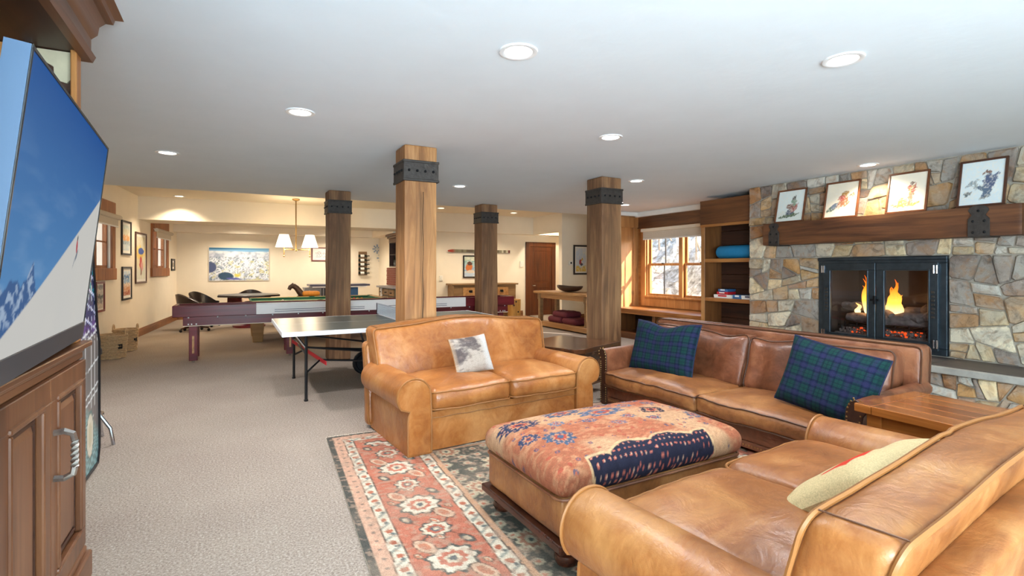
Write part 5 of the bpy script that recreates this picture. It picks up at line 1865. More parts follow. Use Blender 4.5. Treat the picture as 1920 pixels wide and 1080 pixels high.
wall_print('black framed picture of an orange figure above the dresser', onY(868, 13.19, 521), (1, 0, 0), .74, .63, 'frame_black',
           bands(['#b9c9d8', '#8fb0c8', '#a9c4c8', '#8fb4b0', '#c4ccb4'], 12, [(.22, .42, .16, .22, 15, '#c4703c'), (.24, .66, .11, .10, 0, '#5a3c34'), (.3, .25, .2, .08, 0, '#d8c8b4')]), bar=.035, mat_w=.0)
p0, p1 = onY(1075, 11.39, 515), onY(1103, 11.39, 460)
wall_print('black framed vertical print above the console table', (p0[0], 11.392, p0[2]), (1, 0, 0), p1[0] - p0[0], p1[2] - p0[2], 'frame_black',
           bands(['#d9b95a', '#c9d4e0', '#c4d2e2', '#ccd8e6', '#d2dce8'], 15, [(.45, .40, .12, .12, 20, '#b04a4a'), (.55, .30, .12, .06, 0, '#4a4a5a'), (.6, .52, .1, .05, 30, '#d8b04a')]), bar=.045, mat_w=.04)
def small_box(name, label, cat, x, y, z, w, h, mat, extra=None, grp=None):
    t = thing(name, label, cat, (x, y, z), 0, grp)
    MB().box(-w / 2, -.02, -h / 2, w / 2, .008, h / 2).build('cover_plate', mat, t, local=True, bevel=.006)
    if extra:
        MB().box(-w * .16, -.03, -h * .22, w * .16, -.018, h * .22).build(extra, 'white_plastic' if extra != 'display' else 'black_plastic', t, local=True, bevel=.003)
small_box('light_switch', 'white light switch on the wall left of the dark door', 'switch', *onY(978, 13.19, 495), .12, .17, 'white_plastic', 'rocker')
small_box('wall_outlet', 'white wall plate behind the tall cracked post near the dresser', 'outlet', *onY(827, 13.19, 522), .09, .14, 'white_plastic', 'socket')
small_box('thermostat', 'small white thermostat left of the framed print over the console', 'thermostat', *onY(1070, 11.39, 493), .13, .12, 'white_plastic', 'display')
# old ski
def ski():
    y = 13.17
    a, b = onY(839, y, 470), onY(956, y, 471)
    t = thing('wooden_ski', 'old wooden ski with a red tip hung above the dresser', 'ski', ((a[0] + b[0]) / 2, y, a[2]))
    n = 40
    mb = MB()
    P = []
    for i in range(n + 1):
        s = i / n
        x = a[0] + (b[0] - a[0]) * s
        hw = .042 * (1 - .12 * math.sin(s * math.pi)) * min(1, (s * 12 + .15)) ** .6
        yy = y - .10 * max(0, .12 - s) * 3
        P.append([(x, yy + .012, a[2] + hw), (x, yy + .012, a[2] - hw), (x, yy - .012, a[2] - hw), (x, yy - .012, a[2] + hw)])
    mb.grid(P, wv=True)
    mb.f += [(0, 1, 2, 3), tuple(n * 4 + k for k in (3, 2, 1, 0))]
    X = np.array([p[0] for p in mb.v])
    s = (X - a[0]) / (b[0] - a[0])
    c = np.ones((len(X), 3)) * np.array(lin('#8a8468'))
    c = blend(c, np.clip((vnoise(s * 30, s * 0, 4) - .5) * 6, 0, 1) * .8, '#5a4a3c')
    c = blend(c, np.clip((.12 - s) / .05, 0, 1), '#a8402c')
    c = blend(c, np.clip((s - .82) / .02, 0, 1) * (np.sin(s * 160) > 0), '#d8d0b8')
    c = blend(c, np.clip((s - .96) / .01, 0, 1), '#6a2c22')
    mb.build('blade', 'paint_print', t, col=c, bevel=0)
    MB().box((a[0] + b[0]) / 2 - .15, y - .03, a[2] - .05, (a[0] + b[0]) / 2 + .02, y + .012, a[2] + .05).build('binding', 'iron', t, bevel=.005)
ski()

# ================================================================ GAMES AREA
def table_tennis():
    X0, X1, Y0, Y1, Z = .41, 3.15, 5.58, 7.24, .76
    t = thing('table_tennis_table', 'folding grey green table tennis table on thin black legs behind the loveseat', 'table tennis table', ((X0 + X1) / 2, (Y0 + Y1) / 2, 0))
    xm = (X0 + X1) / 2
    for a, b in ((X0, xm - .004), (xm + .004, X1)):
        o = MB().box(a + .012, Y0 + .012, Z - .022, b - .012, Y1 - .012, Z).build('table_half', 'tt_top', t, bevel=.002)
        MB().frame((a, Y0, Z - .045), (1, 0, 0), (0, 1, 0), b - a, Y1 - Y0, .014, (0, 0, .0462)).build('edge_band', 'white_paint', o, bevel=.002)
        for y in (Y0 + .16, Y1 - .16):
            MB().box(a + .05, y - .015, Z - .055, b - .05, y + .015, Z - .022).build('rail', 'black_plastic', o)
        MB().box(a + .012, (Y0 + Y1) / 2 - .002, Z, b - .012, (Y0 + Y1) / 2 + .002, Z + .0006).build('centre_line', 'white_paint', o)
    for x, sg in ((.66, 1), (X1 - .25, -1)):
        for y in (5.80, 7.08):
            MB().tube([(x, y, Z - .05), (x, y, .02)], .016, 8).tube([(x, y, .02), (x, y, .0)], .021, 8).build('leg', 'black_plastic', t, smooth=True)
            MB().tube([(x - .10 * sg, y, Z - .06), (x, y, .56)], .012, 6).build('leg_brace', 'chrome', t, smooth=True)
        MB().tube([(x, 5.80, .50), (x, 7.08, .50)], .013, 6).build('cross_bar', 'black_plastic', t, smooth=True)
        hx = x + sg * .86
        for y in (5.95, 6.95):
            MB().tube([(x, 5.8 if y < 6.4 else 7.08, .30), (x + .16 * sg, y, .40), (hx, y, .33)], .012, 6).build('stay_bar', 'black_plastic', t, smooth=True)
            MB().tube([(x, 5.8 if y < 6.4 else 7.08, .57), (hx, y, .43)], .012, 6).build('stay_bar', 'black_plastic', t, smooth=True)
            MB().tube([(hx - .10 * sg, y, Z - .05), (hx, y, .38)], .013, 6).build('strut', 'black_plastic', t, smooth=True)
            w = MB().tube([(hx + .13 * math.cos(R(k * 18)), y, .15 + .13 * math.sin(R(k * 18))) for k in range(20)], .028, 8, closed=True)
            w.build('wheel', 'black_plastic', t, smooth=True)
            MB().cyl((hx, y - .03, .15), (hx, y + .03, .15), .11, n=16).build('wheel_hub', 'iron_dark', t, smooth=True)
            MB().box(hx - .03, y - .02, .15, hx + .03, y + .02, .44).build('wheel_fork', 'black_plastic', t, bevel=.004)
        a, b = Vector((x - .05 * sg, 6.75, .52)), Vector((x + .20 * sg, 5.78, .385))
        MB().obox((a + b) / 2, (b - a) / 2, (.004, 0, 0), (0, 0, .022)).build('safety_bar', 'red_strap', t, bevel=.003, label='red flat safety bar')
    n = thing('table_tennis_net', 'white table tennis net with posts across the middle of the table', 'net', (xm, (Y0 + Y1) / 2, Z))
    for y in (Y0 - .10, Y1 + .10):
        MB().cyl((xm, y, Z - .03), (xm, y, Z + .155), .009, n=8).box(xm - .02, y, Z - .05, xm + .02, y + (.13 if y < 6 else -.13), Z - .035).build('net_post', 'iron_dark', n)
    mb = MB()
    ny, nz = 120, 10
    for k in range(ny + 1):
        y = Y0 - .10 + (Y1 - Y0 + .2) * k / ny
        mb.box(xm - .0012, y - .0022, Z + .004, xm + .0012, y + .0022, Z + .145)
    for k in range(nz):
        z = Z + .006 + .0145 * k
        mb.box(xm - .0012, Y0 - .10, z - .0022, xm + .0012, Y1 + .10, z + .0022)
    mb.build('mesh', 'net_white', n, kind='stuff')
    MB().box(xm - .003, Y0 - .10, Z + .14, xm + .003, Y1 + .10, Z + .155).build('top_tape', 'net_white', n)
plain('tt_top', '#4c5755', .32, spec=.45)
table_tennis()

def shuffleboard():
    X0, X1, Y0, Y1 = -.81, 4.88, 8.93, 9.52
    t = thing('shuffleboard_table', 'long mahogany shuffleboard table with a white striped side panel', 'shuffleboard table', ((X0 + X1) / 2, (Y0 + Y1) / 2, 0))
    MB().box(X0, Y0, .685, X1, Y0 + .05, .855).build('side_rail', 'mahogany', t, bevel=.006)
    MB().box(X0, Y1 - .05, .685, X1, Y1, .855).build('side_rail', 'mahogany', t, bevel=.006)
    MB().box(X0, Y0 + .05, .685, X0 + .05, Y1 - .05, .855).build('end_rail', 'mahogany', t, bevel=.006)
    MB().box(X1 - .05, Y0 + .05, .685, X1, Y1 - .05, .855).build('end_rail', 'mahogany', t, bevel=.006)
    MB().box(X0 + .05, Y0 + .05, .69, X1 - .05, Y1 - .05, .72).build('gutter', 'slate_top', t)
    MB().box(X0 + .18, Y0 + .10, .72, X1 - .18, Y1 - .10, .80).build('playing_board', 'pine', t, bevel=.004)
    MB().box(X0 + .13, Y0 + .03, .55, X1 - .13, Y1 - .03, .685).build('cradle', 'mahogany', t, bevel=.004)
    MB().box(X0 + .13, Y0 + .02, .545, X1 - .13, Y1 - .02, .555).build('lower_trim', 'trim_cream', t)
    xa, xb = .29, 3.83
    p = MB().box(xa, Y0 - .012, .69, xb, Y0, .85).build('side_panel', 'white_board', t, bevel=.002, label='white side panel with dark stripes')
    MB().box(xa, Y0 - .012, .852, xb, Y0 + .04, .862).build('panel_cap', 'white_board', p)
    for x0, x1 in ((.55, 1.95), (2.25, 3.45)):
        for z in (.755, .725):
            MB().box(x0, Y0 - .0145, z - .004, x1, Y0 - .012, z + .004).build('stripe', 'slate_top', p)
    for k, x in enumerate(np.linspace(X0 + .2, X1 - .2, 15)):
        MB().ball((x, Y0 + .025, .675), (.011, .008, .011), 8, 5).build('bolt', 'white_paint', t, smooth=True)
    for x in (X0 + .20, X0 + .24, X0 + .30, X1 - .2, X1 - .24, X1 - .3):
        MB().ball((x, Y0 + .025, .60 if abs(x - X0) in (.2,) else .575), (.011, .008, .011), 8, 5).build('bolt', 'white_paint', t, smooth=True)
    for x in (-.55, .78, 2.28, 3.4, 4.6):
        for y in (Y0 + .03, Y1 - .13):
            l = MB().box(x - .055, y, .03, x + .055, y + .09, .55).build('leg', 'mahogany', t, bevel=.006)
            MB().box(x - .014, y - .004, .14, x + .014, y, .40).build('inlay', 'pine', l)
            MB().cyl((x, y + .045, 0), (x, y + .045, .03), .022, n=10).build('foot', 'chrome', l)
shuffleboard()

def pool_table():
    X0, X1, Y0, Y1, Z = .12, 2.88, 10.72, 12.25, .785
    t = thing('pool_table', 'wooden pool table with green felt behind the shuffleboard table', 'pool table', ((X0 + X1) / 2, (Y0 + Y1) / 2, 0))
    MB().frame((X0, Y0, Z - .05), (1, 0, 0), (0, 1, 0), X1 - X0, Y1 - Y0, .13, (0, 0, .05)).build('rail', 'pool_wood', t, bevel=.012, seg=2)
    MB().frame((X0 + .12, Y0 + .12, Z - .045), (1, 0, 0), (0, 1, 0), X1 - X0 - .24, Y1 - Y0 - .24, .055, (0, 0, .04)).build('cushion', 'felt_green', t, bevel=.012)
    MB().box(X0 + .1, Y0 + .1, Z - .09, X1 - .1, Y1 - .1, Z - .045).build('bed', 'felt_green', t)
    MB().box(X0 + .05, Y0 + .05, Z - .24, X1 - .05, Y1 - .05, Z - .055).build('apron', 'pool_wood', t, bevel=.008)
    for x in (X0 + .26, X1 - .26):
        for y in (Y0 + .26, Y1 - .26):
            a, b = .125, .085
            MB().hexa([(x - b, y - b, 0), (x + b, y - b, 0), (x + b, y + b, 0), (x - b, y + b, 0), (x - a, y - a, Z - .24), (x + a, y - a, Z - .24), (x + a, y + a, Z - .24), (x - a, y + a, Z - .24)]).build('leg', 'pool_wood', t, bevel=.006)
    for x in (X0 + .10, (X0 + X1) / 2, X1 - .10):
        for y in (Y0 + .10, Y1 - .10):
            MB().lathe([(.048, -.03), (.060, -.002), (.066, .004), (.056, .006), (.045, -.03)], (x, y, Z), 18).build('pocket', 'black_plastic', t, smooth=True)
    for k in range(9):
        MB().box(X0 + .28 + k * .27, Y0 + .055, Z, X0 + .30 + k * .27, Y0 + .075, Z + .0012).build('sight', 'white_paint', t)
    for i, (px, py, c, lb) in enumerate(((530, .28, 'white_paint', 'white cue ball on the pool table'), (657, .30, 'amber', 'yellow ball leftmost of the pool balls by the bar'), (664, .34, 'red_strap', 'red pool ball beside the yellow one'), (671, .30, 'brass', 'gold pool ball in the middle of the group'), (678, .33, 'amber', 'orange pool ball rightmost of the group'))):
        x = onY(px, Y0 + py)[0]
        tag(MB().ball((x, Y0 + py, Z - .045 + .029), .029, 14, 10).build('pool_ball', c, smooth=True), lb, 'ball', 'balls on the pool table')
pool_table()

def pendant():
    x, y = G(555, 373, 2.9)
    t = thing('hanging_lamp', 'brass hanging lamp with two pleated white shades over the pool table', 'lamp', (x, y, 1.65))
    MB().lathe([(.075, 2.90), (.08, 2.88), (.05, 2.86), (.02, 2.85)], (x, y, 0), 20).build('canopy', 'brass', t, smooth=True)
    MB().tube([(x, y, 2.86), (x, y, 1.80)], .012, 8).build('rod', 'brass', t, smooth=True)
    xa, xb = onY(532.5, y)[0], onY(581, y)[0]
    MB().tube([(xa, y, 1.815), ((xa + xb) / 2, y, 1.805), (xb, y, 1.815)], .009, 8).ball((x, y, 1.80), .025, 10, 8).build('arm', 'brass', t, smooth=True)
    for k, sx in enumerate((xa, xb)):
        MB().tube([(sx, y, 1.68), (sx, y, 1.92)], .010, 8).ball((sx, y, 1.67), .018, 8, 6).build('candle_stem', 'brass', t, smooth=True)
        n = 96
        P = []
        for i, (r, z) in enumerate(((.165, 1.865), (.15, 1.91), (.125, 2.0), (.095, 2.10), (.088, 2.13))):
            P.append([(sx + (r + .004 * (q % 2)) * math.cos(6.28318 * q / n), y + (r + .004 * (q % 2)) * math.sin(6.28318 * q / n), z) for q in range(n)])
        MB().grid(P, wv=True).build('lamp_shade', 'lamp_shade_glow', t)
        light('lamp_bulb', 'POINT', (sx, y, 1.80), (0, 0, -1), 28, (1, .80, .55), shadow_soft_size=.08)
        light('lamp_bulb', 'POINT', (sx, y, 2.18), (0, 0, -1), 10, (1, .80, .55), shadow_soft_size=.08)
pendant()

def poker():
    cx, cy = .30, 13.95
    t = thing('poker_table', 'round dark wood poker table in front of the trail map', 'table', (cx, cy, 0))
    oc = lambda r: [(cx + r * math.cos(R(22.5 + 45 * k)), cy + r * math.sin(R(22.5 + 45 * k))) for k in range(8)]
    MB().prism([(a, b, .735) for a, b in oc(.72)], (0, 0, .045)).build('tabletop', 'chair_leather', t, bevel=.015, seg=2)
    MB().prism([(a, b, .60) for a, b in oc(.50)], (0, 0, .135)).build('apron', 'mahogany', t, bevel=.006)
    MB().lathe([(.36, 0), (.36, .05), (.14, .10), (.11, .35), (.16, .60)], (cx, cy, 0), 20).build('pedestal', 'mahogany', t, smooth=True)
    c = thing('games_chair', 'x', 'chair', (0, 0, 0), 0, 'swivel chairs round the poker table')
    puff(.25, .24, .055, .04, (10, 10, 4), lambda p: p + Vector((0, 0, .46))).build('seat', 'chair_leather', c, local=True, smooth=True, ang=180)
    P = []
    for i in range(19):
        a = R(-20 + 220 * i / 18)
        rr_ = .29
        hgt = .60 + .24 * math.sin(max(0, min(math.pi, (a + .1) * .95)))
        row = []
        for q in range(9):
            s = q / 8
            z = .45 + (hgt - .45) * s
            o = .05 * s
            row.append(((rr_ + o + .022) * math.cos(a), (rr_ + o + .022) * math.sin(a), z))
        for q in range(8, -1, -1):
            s = q / 8
            z = .45 + (hgt - .45) * s + (.012 if q == 8 else 0)
            o = .05 * s
            row.append(((rr_ + o - .022) * math.cos(a), (rr_ + o - .022) * math.sin(a), z))
        P.append(row)
    mb = MB().grid(P, wv=True)
    mb.f += [tuple(range(18)), tuple(18 * 18 + k for k in range(18))]
    mb.build('backrest', 'chair_leather', c, local=True, smooth=True)
    MB().cyl((0, 0, .08), (0, 0, .42), .03, n=10).build('column', 'iron_dark', c, local=True, smooth=True)
    for k in range(5):
        a = R(72 * k + 20)
        l = MB().tube([(0, 0, .12), (.28 * math.cos(a), .28 * math.sin(a), .075)], [.025, .015], 6).build('leg', 'ottoman_wood', c, local=True, smooth=True)
        MW[l.name] = MW[c.name]
        MB().ball((.28 * math.cos(a), .28 * math.sin(a), .032), (.032, .032, .032), 10, 6).build('caster', 'iron_dark', l, local=True, smooth=True)
    spots = [(-.80, 13.45, 115, 'swivel leather chair nearest the left wall at the poker table'), (-.62, 14.45, 60, 'leather chair behind the left end of the poker table'),
             (.36, 14.98, 0, 'leather chair on the far side of the poker table below the trail map'), (1.33, 13.9, -85, 'leather chair on the right of the poker table')]
    for i, (x, y, a, lb) in enumerate(spots):
        if i == 0:
            c.location = (x, y, 0)
            c.rotation_euler = (0, 0, R(a))
            c['label'] = lb
        else:
            dup(c, (x, y, 0), R(a), lb)
poker()

def blue_table():
    t = thing('bar_height_table', 'tall games table with a grey top and blue side behind the brown post', 'table', (2.4, 14.6, 0))
    MB().box(1.72, 14.3, .935, 3.28, 15.0, .985).build('tabletop', 'slate_top', t, bevel=.012, seg=2)
    MB().box(1.78, 14.32, .90, 3.2, 14.98, .935).build('top_trim', 'white_board', t)
    MB().hexa([(1.85, 14.4, 0), (2.25, 14.4, 0), (2.25, 14.9, 0), (1.85, 14.9, 0), (1.60, 14.4, .90), (2.25, 14.4, .90), (2.25, 14.9, .90), (1.60, 14.9, .90)]).build('end_cabinet', 'grey_panel', t, bevel=.006)
    MB().box(2.25, 14.42, 0, 2.98, 14.9, .90).build('blue_cabinet', 'blue_panel', t, bevel=.006, label='blue painted cabinet side')
    for k in range(3):
        MB().box(2.02 + k * .07, 14.39, .62, 2.05 + k * .07, 14.4, .88).build('slot', 'black_plastic', t)
blue_table()
def carved_seat():
    t = thing('carved_animal_seat', 'dark carved wooden animal seat with an orange cushion beyond the pool table', 'stool', (1.45, 13.3, 0))
    o = Vector((1.42, 13.3, 0))
    MB().tube([o + Vector(p) for p in ((.34, 0, .66), (.12, 0, .70), (-.02, 0, .80), (-.12, 0, .94), (-.20, 0, 1.0))], [.09, .10, .08, .065, .06], 10).build('body', 'bowl_wood', t, smooth=True)
    MB().tube([o + Vector(p) for p in ((-.17, 0, 1.01), (-.26, 0, .96), (-.29, 0, .90))], [.065, .05, .04], 10).build('head', 'bowl_wood', t, smooth=True)
    for x, y in ((-.10, -.08), (-.10, .08), (.30, -.08), (.30, .08)):
        MB().tube([o + Vector((x, y, .72)), o + Vector((x - .03, y, .38)), o + Vector((x, y, 0))], [.05, .035, .04], 8).build('leg', 'bowl_wood', t, smooth=True)
    puff(.20, .15, .06, .05, (10, 8, 5), lambda p: p + o + Vector((.20, 0, .80))).build('cushion', 'amber', t, smooth=True, ang=180)
carved_seat()

# ---- bar corner
def bar():
    t = thing('bar_counter', 'rustic bar counter with drawers and a red brick splashback at the back', 'bar', (3.9, 14.3, 0))
    MB().box(3.66, 13.45, .86, 4.12, 15.2, .91).build('countertop', 'grey_panel', t, bevel=.01, seg=2)
    MB().box(3.74, 13.47, 0, 4.12, 15.17, .86).build('carcass', 'cabinet_green', t, bevel=.004)
    for k in range(3):
        y0 = 13.52 + k * .55
        d = MB().box(3.72, y0, .66, 3.742, y0 + .5, .83).build('drawer', 'dresser_wood', t, bevel=.006)
        MB().tube([(3.72, y0 + .17, .75), (3.69, y0 + .20, .735), (3.69, y0 + .30, .735), (3.72, y0 + .33, .75)], .012, 6).build('handle', 'iron_dark', d, smooth=True)
        d = MB().box(3.72, y0, .08, 3.742, y0 + .5, .63).build('door', 'dresser_wood', t, bevel=.006)
        MB().ball((3.705, y0 + .06, .5), .016, 8, 6).build('knob', 'iron_dark', d, smooth=True)
    MB().box(3.70, 14.78, .0, 3.745, 14.86, .86).build('post', 'white_board', t)
    MB().box(4.085, 13.45, .91, 4.118, 15.6, 1.44).build('splash_mortar', 'mortar', t)
    mb = MB()
    for r in range(8):
        for k in range(12):
            y = 13.46 + (k - .5 * (r % 2)) * .185
            mb.box(4.07, max(13.45, y), .918 + r * .065, 4.09, min(15.6, y + .175), .918 + r * .065 + .055)
    b = mb.build('bricks', 'brick_red', t, kind='stuff')
    MB().box(4.05, 14.0, 1.10, 4.07, 14.08, 1.22).build('socket', 'black_plastic', t)
    c = thing('bar_cabinet', 'dark wood wall cabinet above the brick splashback of the bar', 'cabinet', (3.95, 13.95, 1.45))
    MB().box(3.84, 13.45, 1.45, 4.115, 14.42, 1.48).box(3.84, 14.39, 1.45, 4.115, 14.42, 2.22).box(3.84, 13.45, 1.45, 4.115, 13.48, 2.22).box(4.08, 13.45, 1.45, 4.115, 14.42, 2.22).build('carcass', 'cabinet_dark', c, bevel=.003)
    MB().box(3.83, 13.45, 2.12, 4.115, 14.42, 2.24).box(3.79, 13.42, 2.24, 4.115, 14.47, 2.30).box(3.75, 13.40, 2.30, 4.115, 14.5, 2.36).build('cornice', 'cabinet_wood_h', c, bevel=.008)
    MB().box(3.85, 13.48, 1.78, 4.08, 14.39, 1.80).build('shelf', 'cabinet_dark', c)
    for i, (y, lb) in enumerate(((14.28, 'left'), (14.16, 'middle'), (14.03, 'right'))):
        tag(MB().lathe([(.035, 0), (.037, .13), (.03, .17), (.013, .20), (.013, .26)], (3.95, y, 1.482), 12).build('bottle', 'bottle_glass', smooth=True), '%s dark bottle standing in the bar wall cabinet' % lb, 'bottle', 'bottles in the bar cabinet')
bar()
def wine_rack():
    y = 16.74
    a, b = onY(672, y, 516), onY(690, y, 472)
    t = thing('wine_rack', 'wooden wall rack holding five wine bottles on the far wall', 'wine rack', ((a[0] + b[0]) / 2, y, a[2]))
    MB().box(a[0], y - .03, a[2], b[0] - .04, y + .005, b[2]).build('back_board', 'dresser_wood', t, bevel=.004)
    n = 5
    names = ['lowest', 'second lowest', 'middle', 'second highest', 'highest']
    for k in range(n):
        z = a[2] + .07 + k * .137
        xm = (a[0] + b[0]) / 2
        for s in (-.10, .10):
            MB().tube([(xm + s, y - .03, z - .045), (xm + s, y - .08, z - .05), (xm + s, y - .12, z - .02)], .007, 5).build('cradle', 'iron_dark', t, smooth=True)
        bt = thing('wine_bottle', '%s wine bottle lying in the wall rack' % names[k], 'bottle', (xm, y - .085, z), 0, 'wine bottles in the wall rack')
        P = []
        for s, r in ((-.17, .02), (-.168, .040), (.03, .042), (.07, .032), (.10, .016), (.18, .015)):
            P.append([(xm + s, y - .085 + r * math.cos(6.28318 * q / 14), z + r * math.sin(6.28318 * q / 14)) for q in range(14)])
        mb = MB().grid(P, wv=True)
        mb.f += [tuple(range(14)), tuple(70 + q for q in range(14))]
        mb.build('glass', 'bottle_glass', bt, smooth=True)
        MB().tube([(xm - .11, y - .085, z), (xm + .01, y - .085, z)], .0435, 14).build('paper_label', 'paper_white', bt, smooth=True)
wine_rack()
def ornament(px, py, r, label, spokes):
    x, y, z = onY(px, 16.74, py)
    t = thing('wall_ornament', label, 'ornament', (x, 16.74, z), 0, 'ornaments on the far wall')
    mb = MB()
    for k in range(spokes):
        a = 6.28318 * k / spokes
        d = Vector((math.cos(a), 0, math.sin(a)))
        mb.obox(Vector((x, 16.735, z)) + d * r * .62, d * r * .22, Vector((0, .008, 0)), d.cross(Vector((0, 1, 0))) * .016)
        mb.ball(Vector((x, 16.735, z)) + d * r, (.022, .01, .022), 8, 5)
    mb.lathe([(.03, 0), (.03, .01)], (x, 16.73, z), 10)
    mb.build('metal_work', 'steel_pale', t)
plain('steel_pale', '#8b9cb0', .45, .3)
ornament(707, 467, .13, 'upper pale blue metal ornament right of the wine rack', 8)
ornament(714, 484, .11, 'lower pale blue metal ornament right of the wine rack', 6)

# ---- right part of the back: dresser, stump, door
def dresser():
    x0, x1, y0, y1 = 5.12, 7.0, 12.72, 13.17
    t = thing('dresser', 'rustic brown dresser with iron drop handles against the far wall', 'dresser', ((x0 + x1) / 2, 12.95, 0))
    MB().box(x0 - .06, y0 - .05, .955, x1 + .06, y1, 1.0).build('top', 'dresser_wood', t, bevel=.01, seg=2)
    MB().box(x0, y0, .10, x1, y1, .955).build('carcass', 'dresser_wood', t, bevel=.006)
    for k in range(2):
        a = x0 + .26 + k * .74
        d = MB().box(a, y0 - .02, .66, a + .64, y0 + .002, .90).build('drawer', 'pine', t, bevel=.012)
        for q in (.22, .42):
            MB().tube([(a + q - .045, y0 - .02, .79), (a + q - .03, y0 - .05, .76), (a + q + .03, y0 - .05, .76), (a + q + .045, y0 - .02, .79)], .012, 6).box(a + q - .05, y0 - .026, .77, a + q + .05, y0 - .02, .82).build('handle', 'iron_dark', d, smooth=True)
        d = MB().box(a, y0 - .02, .16, a + .64, y0 + .002, .62).build('door', 'pine', t, bevel=.012)
        MB().ball((a + (.58 if k == 0 else .06), y0 - .035, .42), .018, 8, 6).build('knob', 'iron_dark', d, smooth=True)
    for x in (x0 + .05, x1 - .05):
        for y in (y0 + .05, y1 - .05):
            MB().box(x - .05, y - .05, 0, x + .05, y + .05, .10).build('foot', 'dresser_wood', t)
dresser()
def stump():
    x, y = onY(964, 12.45)
    t = thing('log_stump', 'upright golden log stump standing left of the dark door', 'stump', (x, y, 0))
    n = 26
    P = []
    rr = random.Random(5)
    for k in range(12):
        z = .56 * k / 11
        P.append([((.185 + .014 * mnoise.noise(Vector((math.cos(6.28318 * q / n) * 2, math.sin(6.28318 * q / n) * 2, z * 3)))) * math.cos(6.28318 * q / n),
                   (.185 + .014 * mnoise.noise(Vector((math.cos(6.28318 * q / n) * 2, math.sin(6.28318 * q / n) * 2, z * 3)))) * math.sin(6.28318 * q / n), z) for q in range(n)])
    mb = MB().grid(P, wv=True)
    mb.f += [tuple(range(n)), tuple(11 * n + q for q in range(n))]
    mb.build('trunk', 'log_bark', t, local=True, smooth=True, ang=50)
    MB().lathe([(.01, .563), (.15, .564), (.165, .558)], (0, 0, 0), 24).build('cut_face', 'pine', t, local=True)
    for a, z in ((-120, .40), (-80, .22), (-100, .50)):
        MB().ball((.18 * math.cos(R(a)), .18 * math.sin(R(a)), z), (.03, .02, .025), 8, 6).build('knot', 'bowl_wood', t, local=True, smooth=True)
stump()
def door():
    x0, x1, y = onY(985, 13.2)[0], onY(1040, 13.2)[0] + .02, 13.2
    zt = 2.20
    mb = MB().box(x0, y - .03, 0, x0 + .16, y, zt).box(x1 - .14, y - .03, 0, x1, y, zt).box(x0, y - .032, zt - .14, x1, y, zt)
    d = struct(mb, 'door_1', 'door_wood', bevel=.006)
    a, b = x0 + .16, x1 - .14
    lf = MB().frame((a, y - .012, .01), (1, 0, 0), (0, 0, 1), b - a, zt - .15, .12, (0, .012, 0)).build('door_leaf', 'door_wood', d, bevel=.003)
    MB().box(a + .1, y - .012, .82, b - .1, y, .98).build('lock_rail', 'door_wood', d, bevel=.003)
    for z0, z1 in ((.13, .82), (.98, zt - .26)):
        MB().box(a + .11, y - .006, z0, b - .11, y, z1).build('door_panel', 'door_wood', d)
        MB().box(a + .16, y - .012, z0 + .05, b - .16, y - .005, z1 - .05).build('raised_field', 'door_wood', d, bevel=.006)
    MB().tube([(a + .06, y - .012, .90), (a + .06, y - .06, .90), (a + .15, y - .065, .90)], .012, 8).build('door_handle', 'chrome', d, smooth=True)
door()
def console():
    x0, x1, y0, y1, z = 6.52, 7.12, 8.75, 10.75, .86
    t = thing('console_table', 'long pine console table with thick legs and a low shelf', 'table', ((x0 + x1) / 2, (y0 + y1) / 2, 0))
    MB().box(x0 - .05, y0 - .05, z - .055, x1 + .03, y1 + .12, z).build('tabletop', 'pine', t, bevel=.008, seg=2)
    MB().frame((x0 + .02, y0 + .02, z - .165), (1, 0, 0), (0, 1, 0), x1 - x0 - .04, y1 - y0 - .04, .03, (0, 0, .11)).build('apron', 'pine', t, bevel=.004)
    for x in (x0 + .06, x1 - .06):
        for y in (y0 + .06, y1 - .06):
            MB().box(x - .06, y - .06, z - .20, x + .06, y + .06, z - .055).box(x - .048, y - .048, .14, x + .048, y + .048, z - .20).build('leg', 'dresser_wood', t, bevel=.008)
    for x in (x0 + .06, x1 - .06):
        MB().box(x - .07, y0 - .01, .03, x + .07, y1 + .01, .14).build('base_rail', 'pine', t, bevel=.006)
    for k in range(6):
        MB().box(x0 + .13 + (x1 - x0 - .26) * k / 6, y0, .09, x0 + .128 + (x1 - x0 - .26) * (k + 1) / 6, y1, .125).build('shelf_slat', 'pine', t, bevel=.003)
    for k, (yc, zc, lb) in enumerate(((10.15, .205, 'dark red patterned cushion on the console shelf, at its far end'), (9.55, .205, 'dark red patterned cushion on the console shelf beside the first'), (9.95, .34, 'dark red patterned cushion piled on top of the other two'))):
        tag(puff(.24, .29, .075, .07, (12, 12, 6), lambda p: p + Vector((6.84, yc, zc)) + Vector((0, 0, .02)) * mnoise.noise(p * 7 + Vector((k, 0, 0)))).build('floor_cushion', 'red_cushion', smooth=True, ang=180), lb, 'cushion', 'red cushions under the console table')
    P = []
    for i in range(15):
        a = i / 14
        row = []
        for q in range(40):
            u = 6.28318 * q / 40
            s = math.sin(a * math.pi / 2)
            tip = 1 + .22 * abs(math.sin(u)) ** 6 * s
            row.append((6.80 + .19 * s * math.cos(u), 9.78 + .40 * s * tip * math.sin(u), z + .005 + .13 * a ** 2.2 + .02 * s * abs(math.sin(u)) ** 4))
        P.append(row)
    for i in range(13, -1, -1):
        P.append([(6.80 + (x - 6.80) * .93, 9.78 + (y - 9.78) * .93, zz + .018) for x, y, zz in P[i]])
    bw = MB().grid(P, wv=True).build('dough_bowl', 'bowl_wood', smooth=True, ang=50)
    tag(bw, 'long dark carved wooden bowl on the pine console table', 'bowl')
console()

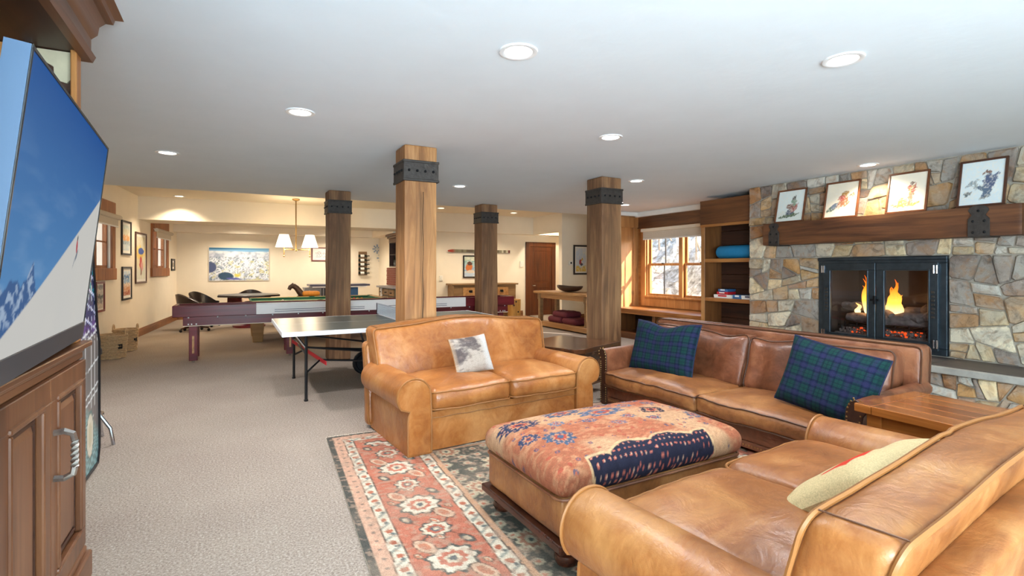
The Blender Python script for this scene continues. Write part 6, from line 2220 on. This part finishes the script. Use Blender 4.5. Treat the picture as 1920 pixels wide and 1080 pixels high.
# ---- on the bookshelf
def roll():
    mb = MB()
    zc, xc, r = 1.565 + .105, 7.03, .104
    t = thing('rolled_mat', 'bright blue rolled mat lying on the bookshelf', 'mat', (xc, 5.4, 1.566))
    y0, y1 = 5.02, 5.80
    P = [[(xc + rr_ * math.cos(R(k * 12)), y, zc + rr_ * math.sin(R(k * 12))) for k in range(30)] for y, rr_ in ((y0, r * .9), (y0 + .02, r), (y1 - .03, r), (y1, r * .86))]
    mb.grid(P, wv=True)
    mb.f += [tuple(range(30)), tuple(90 + k for k in range(30))]
    mb.build('roll', 'mat_blue', t, smooth=True)
    sp = [(xc + (.02 + .07 * k / 50) * math.cos(k * .38), y1 + .002, zc + (.02 + .07 * k / 50) * math.sin(k * .38)) for k in range(51)]
    MB().tube(sp, .003, 4).build('spiral_edge', 'blue_panel', t)
roll()
def game_box(x, y0, y1, z0, z1, col, label, band=None):
    t = thing('board_game_box', label, 'box', (x, (y0 + y1) / 2, z0), 0, 'board game boxes on the bookshelf')
    MB().box(x, y0, z0, x + .2, y1, z1).build('box_base', col, t, bevel=.002)
    MB().box(x - .003, y0 - .003, z0 + (z1 - z0) * .35, x + .203, y1 + .003, z1).build('box_lid', col, t, bevel=.002)
    if band:
        m = (y0 + y1) / 2
        MB().box(x - .005, m - (y1 - y0) * .25, z0 + (z1 - z0) * .45, x - .003, m + (y1 - y0) * .25, z0 + (z1 - z0) * .88).build('printed_band', band, t)
Z0 = .926
game_box(6.93, 5.50, 5.83, Z0, Z0 + .055, 'paper_white', 'white game box with a red band at the bottom of the shelf stack', 'red_strap')
game_box(6.94, 5.58, 5.78, Z0 + .057, Z0 + .10, 'red_strap', 'red game box in the middle of the shelf stack', 'paper_white')
game_box(6.95, 5.59, 5.76, Z0 + .102, Z0 + .145, 'blue_panel', 'blue game box on top of the shelf stack', 'paper_white')
game_box(6.95, 5.33, 5.48, Z0, Z0 + .065, 'blue_panel', 'blue and white game box standing between two white boxes', 'paper_white')
game_box(6.93, 5.05, 5.31, Z0, Z0 + .06, 'paper_white', 'white game box nearest the stone chimney on the shelf', 'slate_top')

# lamps of the rear recess and the passage by the door; dresser lamp added to brighten the back
for i, (x, y, z, e, lb) in enumerate(((.2, 15.6, 2.72, 220, 'recessed light over the poker table in the rear recess'), (2.6, 15.6, 2.72, 220, 'recessed light in the rear recess near the wine rack'), (8.2, 12.4, 2.9, 130, 'recessed light in front of the dark door'), (5.6, 11.6, 2.9, 120, 'added recessed fill light in front of the dresser'))):
    d = thing('recessed_light', lb, 'light', (x, y, z), 0, 'recessed ceiling lights')
    MB().lathe([(.075, 0.002), (.078, -.006), (.088, -.010), (.105, -.008), (.108, .001)], (0, 0, 0), 24).build('trim_ring', 'white_paint', d, local=True, smooth=True)
    MB().cyl((0, 0, .0015), (0, 0, -.003), .074, n=24).build('lens', 'lamp_disc_warm', d, local=True)
    light('downlight', 'SPOT', (x, y, z - .02), (0, 0, -1), e, (1, .89, .72), spot_size=R(150), spot_blend=.7, shadow_soft_size=.06)
